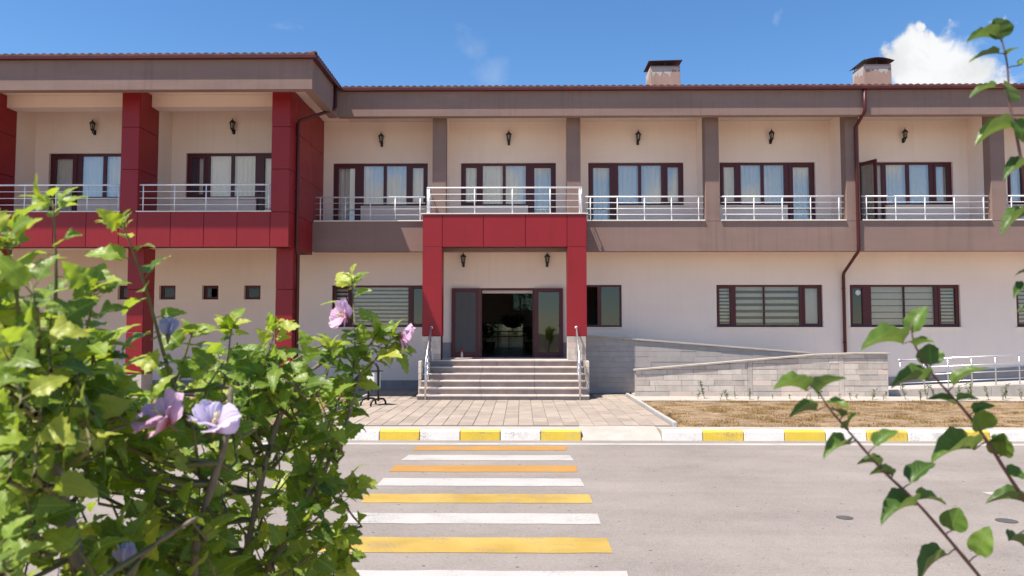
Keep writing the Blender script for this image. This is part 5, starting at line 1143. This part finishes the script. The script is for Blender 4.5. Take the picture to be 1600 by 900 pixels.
for si, (n, size, *pl) in enumerate(SHOOTS):
    root = Vector(pl[0]); near = min(tpts, key=lambda q: (q[0]-root).length + (0 if q[0].z < root.z+.03 else .5))[0]
    L = sum((Vector(a)-Vector(b)).length for a, b in zip(pl, pl[1:]))
    P = [bez(pl, i/8) for i in range(9)]
    if si < 16:
        mid = (near+root)/2 + Vector((0, 0, -.02)); m = MB().tube([near, mid] + P, [.006, .0052] + [.0046-.0035*i/8 for i in range(9)], 6); m.build('shoot', 'stem', HB, smooth=True)
    else:
        if (near-root).length < .6: twm.tube([near, (near+root)/2+Vector((0, 0, -.015))] + P[::2], [.0042, .0038] + [.0034-.0026*i/4 for i in range(5)], 5)
        else: twm.tube(P[::2], [.003, .0028, .0024, .0018, .001], 5)
    ph = rb.uniform(0, 6.28)
    extra = 6 if si < 16 else 0
    for k in range(n+extra):
        t = .12+.9*(k+rb.uniform(-.3, .3))/n if k < n else rb.uniform(.88, 1.0)
        p = bez(pl, t); d = (bez(pl, min(t+.05, 1))-bez(pl, max(t-.05, 0)))
        d = d.normalized() if d.length > 1e-6 else Vector((0, 0, 1))
        ph += 2.4; o = d.orthogonal(); o.rotate(Quaternion(d, ph)); o.normalize()
        tipk = min(1, k/n); s = size*rb.choice((rb.uniform(.45, .8), rb.uniform(.8, 1.2), rb.uniform(.8, 1.35)))*(1.0 if tipk < .8 else .8)
        dr = (o*1.0 + d*(.25+.9*max(0, tipk-.55)*2) + Vector((0, 0, rb.uniform(-.45, .15)))).normalized()
        b = p + dr*s*.28; nrm = (SUNV*.6 + Vector((.12, -.5, .15)) + d*.25 + Vector((rb.gauss(0, .42), rb.gauss(0, .42), rb.gauss(0, .3))))
        tone = min(1, max(0, rb.gauss(.45, .24) + (.32 if tipk > .78 else 0)))
        allleaves.append((b, b+dr*s, nrm, s*rb.uniform(.9, 1.2), rb.randrange(4), tone)); twm.tube([p, b], [.0011, .0009], 4, cap=False)
twm.build('twigs', 'stem', HB, smooth=True)['kind'] = 'stuff'
# the 300 leaves nearest the viewer's side are single leaves, the others one mass
order = sorted(range(len(allleaves)), key=lambda i: allleaves[i][0].y/ (allleaves[i][3]))
base = WL[HB.name]; big = set([i for i in order if allleaves[i][0].z > 1.66][:300])
v, f, uvs, tn = [], [], [], []
for i, (b, t, nrm, w, k, tone) in enumerate(allleaves):
    m = leaf_matrix(b, t, nrm, w)
    if i in big:
        o = bpy.data.objects.new('leaf', hmesh[k][0]); COL.objects.link(o); o.parent = HB; m.translation -= base; o.matrix_local = m
    else:
        q = len(v); v += [tuple(m @ Vector(p) - base) for p in hmesh[k][1]]; f += [tuple(a+q for a in ff) for ff in hmesh[k][2]]; uvs += hmesh[k][3]; tn += [tone]*len(hmesh[k][1])
me = bpy.data.meshes.new('foliage'); me.from_pydata(v, [], f); ul = me.uv_layers.new(name='UVMap'); ul.data.foreach_set('uv', [c for lp in me.loops for c in uvs[lp.vertex_index]])
me.attributes.new('tone', 'FLOAT', 'POINT').data.foreach_set('value', tn); me.shade_smooth(); me.materials.append(M['leaf_mass'])
o = bpy.data.objects.new('foliage', me); put(o, HB); o['kind'] = 'stuff'
# flowers: five overlapping crinkled petals, stamen column, green calyx
def petal_mesh(name, mat, L, W, cup, seed, opening):
    rnd = random.Random(seed); m = MB(); nx, ny = 10, 16; uv = []
    for i in range(nx+1):
        u = i/nx; w = W*(.16+.84*math.sin(min(1, u*1.12)*math.pi*.5)**1.1)*(1-.35*max(0, u-.8)/.2*.9)
        for j in range(ny+1):
            s = (j/ny-.5)*2; ru = u*(1-.10*s*s*u)
            m.v.append((L*ru*math.cos(cup*(1-u*opening)), w*s, L*ru*math.sin(cup*(1-u*opening)) + .10*L*u*s*s + .055*L*u*u*math.sin(s*8+seed*1.7) + .03*L*u**3*math.sin(s*19+seed) + rnd.uniform(-.004, .004)*L*u*2))
            uv.append((u, j/ny))
    for i in range(nx):
        for j in range(ny): a = i*(ny+1)+j; m.f.append((a, a+ny+1, a+ny+2, a+1))
    me = bpy.data.meshes.new(name); me.from_pydata(m.v, [], m.f); ul = me.uv_layers.new(name='UVMap'); ul.data.foreach_set('uv', [c for lp in me.loops for c in uv[lp.vertex_index]])
    me.shade_smooth(); me.materials.append(M[mat]); return me
def flower(pos, R, axis, mat, closed, seed, label):
    e = empty('tmp', pos); e.name = 'flower'; WL[e.name] = Vector(pos); e.parent = HB; e.location = Vector(pos)-WL[HB.name]; e['label'] = label
    q = Vector(axis).normalized().to_track_quat('Z', 'Y'); rnd = random.Random(seed)
    for k in range(5):
        me = petal_mesh('petal', mat, R*rnd.uniform(.92, 1.1), R*(.74 if closed < 1.25 else .34), closed+rnd.uniform(-.06, .08), seed*7+k, .38 if closed < 1.25 else .04)
        o = bpy.data.objects.new('petal', me); COL.objects.link(o); o.parent = e
        o.matrix_local = q.to_matrix().to_4x4() @ Matrix.Rotation(k*1.2566+rnd.uniform(-.1, .1), 4, 'Z') @ Matrix.Rotation(rnd.uniform(.15, .3), 4, 'X')
    ax = Vector(axis).normalized()
    if closed < 1.25:
        m = MB(); m.tube([Vector((0, 0, 0)), ax*R*.75], [R*.05, R*.035], 8)
        for k in range(26):
            a = rnd.uniform(0, 6.28); h = rnd.uniform(.25, .8); d = ax.orthogonal(); d.rotate(Quaternion(ax, a)); p = ax*R*h; m.tube([p, p+d.normalized()*R*.11], R*.02, 4)
        m.build('stamen', 'stamen', None, smooth=True, at=(0, 0, 0)).parent = e
    m = MB()
    m.tube([-ax*R*.35, -ax*R*.15, ax*R*.02, ax*R*.18], [R*.03, R*.08, R*.13, R*.12], 8); m.build('calyx', 'stem', None, smooth=True, at=(0, 0, 0)).parent = e
flower((-.437, 1.93, 2.132), .046, (-.62, -.62, .18), 'petal_pink', 1.12, 1, 'pink flower on the tall shoot in front of the blinds')
flower((-.318, 1.99, 2.085), .040, (.85, .1, -.25), 'petal_pink', 1.15, 2, 'pink flower at the right tip of the bush')
flower((-.575, 1.26, 1.945), .052, (-.45, -.55, .72), 'petal_pink', 1.14, 3, 'large pink flower facing left')
flower((-.507, 1.27, 1.935), .048, (.30, -.45, .85), 'petal_lilac', 1.2, 4, 'large lilac flower opening upward')
flower((-.656, 1.42, 2.085), .036, (.1, -.2, .9), 'petal_blue', 1.42, 5, 'wilted blue flower below the red pillar')
flower((-.611, 1.2, 1.735), .036, (.0, -.2, .9), 'petal_blue', 1.38, 6, 'wilted blue flower at the bottom edge')
flower((-.70, 1.5, 2.02), .022, (.2, -.5, .6), 'petal_lilac', 1.3, 7, 'small pale bud')

# ---------------- young orchard tree on the right
TWIGS = [
 [(0.922,1.300,1.439),(0.774,1.220,1.632),(0.673,1.160,1.738),(0.576,1.130,1.844),(0.518,1.120,1.898),(0.461,1.110,1.961),(0.433,1.100,1.992),(0.415,1.100,2.023)],
 [(0.961,1.320,1.532),(0.838,1.250,1.760),(0.745,1.200,1.878),(0.695,1.180,1.944),(0.659,1.170,1.986),(0.618,1.160,2.028),(0.584,1.150,2.076),(0.579,1.150,2.109)],
 [(1.001,1.350,1.679),(0.889,1.280,2.011),(0.811,1.220,2.257),(0.778,1.200,2.396),(0.768,1.200,2.452),(0.766,1.200,2.518),(0.756,1.200,2.570)],
]
TREE_LEAVES = [
 ((0.759,1.200,2.554),(0.757,1.200,2.557),(0.749,1.202,2.595),0.0380),
 ((0.758,1.200,2.559),(0.749,1.200,2.558),(0.698,1.191,2.565),0.0160),
 ((0.763,1.200,2.534),(0.755,1.200,2.535),(0.709,1.212,2.534),0.0200),
 ((0.764,1.200,2.529),(0.765,1.200,2.532),(0.773,1.181,2.542),0.0090),
 ((0.766,1.200,2.512),(0.782,1.200,2.515),(0.795,1.185,2.525),0.0160),
 ((0.767,1.200,2.478),(0.746,1.200,2.481),(0.701,1.201,2.472),0.0180),
 ((0.768,1.200,2.458),(0.768,1.200,2.457),(0.750,1.178,2.490),0.0440),
 ((0.774,1.200,2.418),(0.771,1.200,2.417),(0.710,1.212,2.404),0.0200),
 ((0.772,1.200,2.429),(0.777,1.200,2.430),(0.781,1.187,2.390),0.0240),
 ((0.788,1.206,2.354),(0.798,1.206,2.358),(0.749,1.200,2.345),0.0171),
 ((0.804,1.216,2.285),(0.801,1.216,2.282),(0.751,1.219,2.259),0.0203),
 ((0.834,1.238,2.185),(0.813,1.238,2.193),(0.795,1.250,2.190),0.0083),
 ((0.842,1.244,2.161),(0.816,1.244,2.167),(0.781,1.232,2.158),0.0104),
 ((0.849,1.250,2.136),(0.819,1.250,2.136),(0.802,1.261,2.130),0.0125),
 ((0.582,1.150,2.093),(0.582,1.150,2.095),(0.602,1.155,2.142),0.0326),
 ((0.583,1.150,2.083),(0.566,1.150,2.079),(0.496,1.134,2.089),0.0230),
 ((0.584,1.150,2.076),(0.584,1.150,2.074),(0.598,1.127,2.090),0.0115),
 ((0.608,1.157,2.043),(0.610,1.157,2.047),(0.614,1.168,2.083),0.0405),
 ((0.618,1.160,2.028),(0.608,1.160,2.024),(0.547,1.155,2.029),0.0193),
 ((0.638,1.165,2.007),(0.647,1.165,2.015),(0.688,1.150,2.055),0.0233),
 ((0.422,1.100,2.011),(0.419,1.100,2.009),(0.446,1.080,2.044),0.0147),
 ((0.416,1.100,2.020),(0.403,1.100,2.013),(0.352,1.078,2.033),0.0165),
 ((0.433,1.100,1.992),(0.418,1.100,1.985),(0.375,1.098,1.986),0.0138),
 ((0.431,1.100,1.995),(0.433,1.100,1.996),(0.458,1.075,1.995),0.0147),
 ((0.654,1.169,1.990),(0.650,1.169,1.988),(0.611,1.170,2.003),0.0195),
 ((0.654,1.169,1.990),(0.653,1.169,1.993),(0.682,1.157,2.002),0.0175),
 ((0.673,1.174,1.969),(0.680,1.174,1.975),(0.707,1.162,1.992),0.0215),
 ((0.466,1.111,1.954),(0.466,1.111,1.960),(0.463,1.087,1.987),0.0241),
 ((0.495,1.116,1.923),(0.505,1.116,1.933),(0.540,1.115,1.962),0.0205),
 ((0.478,1.113,1.942),(0.467,1.113,1.936),(0.421,1.095,1.929),0.0121),
 ((0.512,1.119,1.905),(0.516,1.119,1.906),(0.483,1.126,1.915),0.0084),
 ((0.530,1.122,1.888),(0.533,1.122,1.890),(0.500,1.122,1.901),0.0112),
 ((0.547,1.125,1.871),(0.559,1.125,1.879),(0.604,1.140,1.916),0.0281),
 ((0.565,1.128,1.855),(0.570,1.128,1.855),(0.623,1.141,1.855),0.0263),
 ((0.571,1.129,1.849),(0.567,1.129,1.847),(0.502,1.105,1.841),0.0207),
 ((0.615,1.142,1.802),(0.625,1.142,1.808),(0.639,1.143,1.844),0.0400),
 ((0.654,1.154,1.759),(0.668,1.154,1.770),(0.683,1.146,1.817),0.0365),
 ((0.634,1.148,1.781),(0.622,1.148,1.772),(0.571,1.156,1.740),0.0210),
 ((0.705,1.184,1.931),(0.686,1.184,1.918),(0.606,1.160,1.923),0.0158),
 ((0.695,1.180,1.944),(0.696,1.180,1.948),(0.684,1.176,1.987),0.0413),
 ((0.725,1.192,1.905),(0.732,1.192,1.908),(0.731,1.181,1.949),0.0397),
 ((0.740,1.198,1.884),(0.739,1.198,1.885),(0.772,1.187,1.875),0.0280),
 ((0.782,1.220,1.832),(0.779,1.220,1.833),(0.726,1.230,1.842),0.0163),
 ((0.810,1.235,1.796),(0.764,1.235,1.769),(0.805,1.249,1.764),0.0082),
 ((0.452,1.107,1.970),(0.456,1.107,1.975),(0.434,1.091,1.995),0.0129),
 ((0.710,1.186,1.925),(0.714,1.186,1.930),(0.757,1.194,1.920),0.0178),
]

OT = empty('orchard_tree', (1.12, 1.5, .14), 'young tree with serrated oval leaves reaching in from the right', 'tree')
tk = [(1.12, 1.5, .12), (1.10, 1.48, .6), (1.06, 1.42, 1.1), (1.02, 1.36, 1.45), (1.03, 1.36, 1.75), (1.02, 1.34, 2.1)]
MB().tube([bez(tk, i/20) for i in range(21)], [.026*(1-i/20)**.8+.002 for i in range(21)], 12).build('trunk', 'bark', OT, smooth=True)
for i, tw_ in enumerate(TWIGS):
    P = [bez(tw_, k/28) for k in range(29)]; st = ((1.04, 1.39, 1.28), (1.02, 1.36, 1.42), (1.03, 1.36, 1.62))[i]
    MB().tube([st] + P, [.006] + [(.0034-.0024*k/28)*(1+.12*math.sin(k*2.9)) for k in range(29)], 8).build('branch', 'twig', OT, smooth=True)
rt = random.Random(9); base = WL[OT.name]
for i, (root, b, t, w) in enumerate(TREE_LEAVES):
    b, t = Vector(b), Vector(t); d = t-b
    ratio = w/d.length
    k = 2 if ratio < .38 else (0 if ratio < .7 else rt.choice((1, 3)))
    nrm = Vector((-.25, -.55, .9)) + Vector((rt.gauss(0, .25), rt.gauss(0, .2), rt.gauss(0, .2)))
    if ratio < .45: nrm = Vector((rt.uniform(-.3, .3), -.15, 1))
    o = bpy.data.objects.new('leaf', omesh[k][0]); COL.objects.link(o); o.parent = OT
    m = leaf_matrix(b, b+d*.92, nrm, max(w*.98, d.length*.52)); m.translation -= base; o.matrix_local = m
    if (Vector(root)-b).length > .003: MB().tube([root, (Vector(root)+b)/2+Vector((0, 0, .001)), b], [.0013, .001, .0009], 5).build('petiole', 'twig', OT, smooth=True)

# ---------------- seedlings along the ramp
SX = [4.81, 5.06, 5.38, 5.57, 5.91, 6.21, 6.38, 6.9, 7.36, 7.69, 7.87, 8.17, 8.59, 8.91, 9.24, 9.51, 9.75, 10.0, 10.49, 10.72, 11.05, 11.34, 11.69, 12.11, 12.34, 12.63, 12.95, 13.28, 13.6]
SH = [.25, .48, .2, .3, .2, .28, .12, .14, .12, .18, .16, .32, .16, .22, .14, .3, .16, .22, .42, .3, .48, .34, .42, .5, .46, .34, .38, .4, .28]
ORD = ['first', 'second', 'third', 'fourth', 'fifth', 'sixth', 'seventh', 'eighth', 'ninth', 'tenth', 'eleventh', 'twelfth', 'thirteenth', 'fourteenth', 'fifteenth', 'sixteenth', 'seventeenth', 'eighteenth', 'nineteenth', 'twentieth', 'twenty-first', 'twenty-second', 'twenty-third', 'twenty-fourth', 'twenty-fifth', 'twenty-sixth', 'twenty-seventh', 'twenty-eighth', 'twenty-ninth']
def small_plant(name, x, y, z, h, label, cat, group, nl, mat, spread=.3, stems=1, ls=.05, seed=0, stem='stem'):
    r = random.Random(seed); e = empty(name, (x, y, z), label, cat, group); lm_ = MB(); uv = []; sm = MB()
    for s in range(stems):
        top = Vector((x+r.uniform(-1, 1)*h*.22*stems**.5, y+r.uniform(-1, 1)*h*.15*stems**.5, z+h*r.uniform(.85, 1.05))); b0 = Vector((x+r.uniform(-.01, .01), y, z-.02))
        sm.tube([b0, b0.lerp(top, .5)+Vector((r.uniform(-.02, .02), 0, 0)), top], [.006, .005, .002], 5)
        for k in range(nl):
            p = b0.lerp(top, .25+.75*(k+.5)/nl); a = r.uniform(0, 6.28); L = ls*r.uniform(.7, 1.3)
            d = Vector((math.cos(a), math.sin(a), r.uniform(.1, .9))).normalized(); m = leaf_matrix(p, p+d*L, Vector((0, 0, 1))+Vector((r.gauss(0, .4), r.gauss(0, .4), 0)), L*.75)
            lm_.add([m @ Vector(q) for q in ((0, 0, 0), (.35, -.28, .05), (1, 0, -.1), (.35, .28, .05))], [(0, 1, 2), (0, 2, 3)]); uv += [(0, .5), (.35, .22), (1, .5), (.35, .78)]
    sm.build('stem', stem, e, smooth=True); lo = lm_.build('leaves', mat, e); ul = lo.data.uv_layers.new(name='UVMap'); ul.data.foreach_set('uv', [c for lp in lo.data.loops for c in uv[lp.vertex_index]])
    return e
for i, (x, h) in enumerate(zip(SX, SH)):
    y = 21.15 + .25*math.sin(i*1.9)
    size = 'tall' if h > .4 else ('short' if h < .2 else 'thin')
    small_plant('seedling', x, y, .20, h, f'{size} green seedling in the planting strip, {ORD[i]} from the left', 'seedling', 'seedlings along the ramp', 7+int(h*26), 'seedling', seed=i, ls=.06+.05*h, stems=2 if h > .25 else 1)
small_plant('garden_shrub', -4.75, 20.9, .19, .68, 'small bright green shrub at the paving edge beside the bin', 'shrub', None, 90, 'seedling', seed=90, ls=.06, stems=7)
small_plant('weed', -5.6, 22.3, .19, .3, 'low green weed at the wall left of the bin', 'weed', None, 26, 'seedling', seed=91, ls=.08, stems=4)
small_plant('weed', -7.1, 22.2, .19, .26, 'low green weed at the foot of the red pillar', 'weed', None, 22, 'seedling', seed=92, ls=.08, stems=4)
small_plant('weed', 3.22, 17.0, .19, .09, 'tiny green weed against the right edging strip', 'weed', None, 10, 'seedling', seed=93, ls=.05, stems=2)
# ---------------- plants in the hall
def pot_plant(x, y, h, label, seed, ls=.3):
    e = small_plant('potted_plant', x, y, 1.55, h, label, 'plant', 'potted plants in the hall', 22, 'house_plant', seed=seed, ls=ls, stems=3)
    MB().lathe([(.13, 0), (.2, .1), (.24, .3), (.25, .38), (.21, .38), (.20, .33)], (x, y, 1.216), 16).build('pot', 'pot', e, smooth=True)
pot_plant(-1.32, 31.5, .75, 'dark potted plant on the hall floor, left of the opening', 31); pot_plant(.36, 32.0, .55, 'dark potted plant on the hall floor, right of the opening', 32)
e = empty('hall_table', (-.55, 33.5, 1.215), 'dark narrow table with a plant in the hall', 'table'); box('table_top', 'black_metal', -1.3, .15, 33.3, 33.75, 2.0, 2.04, e)
for x in (-1.25, -.55, .1): box('leg', 'black_metal', x-.02, x+.02, 33.5, 33.54, 1.216, 1.999, e)
e = small_plant('table_plant', -.4, 33.5, 2.05, .5, 'spreading dark plant on the hall table', 'plant', None, 40, 'house_plant', seed=33, ls=.42, stems=6)
# ---------------- garden behind the house, seen through the hall
def far_tree(x, y, h, rx, label, seed):
    r = random.Random(seed); e = empty('garden_tree', (x, y, 0.), label, 'tree', 'trees behind the house')
    MB().tube([(x, y, -.1), (x+.05, y, h*.35), (x-.05, y, h*.6)], [.16, .12, .07], 8).build('trunk', 'bark', e, smooth=True)
    for k in range(4): a = r.uniform(0, 6.28); MB().tube([(x, y, h*.4+.1*k), (x+math.cos(a)*rx*.6, y+math.sin(a)*rx*.6, h*.65)], [.06, .02], 6).build('limb', 'bark', e, smooth=True)
    v, f, tn, uv = [], [], [], []
    cl = [(Vector((x+r.gauss(0, .45)*rx, y+r.gauss(0, .45)*rx, h*.62+r.gauss(0, .16)*h)), rx*r.uniform(.3, .5)) for k in range(16)]
    for c, q in cl:
        tb_ = r.random()
        for k in range(130):
            d = Vector((r.gauss(0, 1), r.gauss(0, 1), r.gauss(0, 1))).normalized(); p = c+d*q*r.uniform(.5, 1); s = r.uniform(.08, .16); a = d.orthogonal().normalized(); a.rotate(Quaternion(d, r.uniform(0, 6))); bb = d.cross(a); n = len(v)
            v += [tuple(p), tuple(p+a*s+bb*s*.4), tuple(p+a*s*2), tuple(p+a*s-bb*s*.4)]; f.append((n, n+1, n+2, n+3)); tn += [min(1, max(0, tb_*.7+r.uniform(0, .3)))]*4; uv += [(0, .5), (.5, .8), (1, .5), (.5, .2)]
    me = bpy.data.meshes.new('crown'); bo = WL[e.name]; me.from_pydata([(a-bo.x, b-bo.y, c-bo.z) for a, b, c in v], [], f); ul = me.uv_layers.new(name='UVMap'); ul.data.foreach_set('uv', [c for lp in me.loops for c in uv[lp.vertex_index]])
    me.attributes.new('tone', 'FLOAT', 'POINT').data.foreach_set('value', tn); me.materials.append(M['far_leaf']); put(bpy.data.objects.new('crown', me), e)
far_tree(1.0, 56., 7., 2.6, 'green garden tree seen through the high hall window', 41); far_tree(-3.2, 60., 6.5, 2.6, 'green garden tree beyond the hall, to the left', 42)
gf = empty('garden_fence', (-1, 47, .16), 'pale rail fence seen through the hall', 'fence')
for z in (.75, 1.2): MB().box(-7, 7, 47, 47.04, z, z+.07).build('rail', 'white_metal', gf)
for x in range(-7, 8, 2): box('post', 'white_metal', x-.03, x+.03, 47.04, 47.1, .1, 1.3, gf)
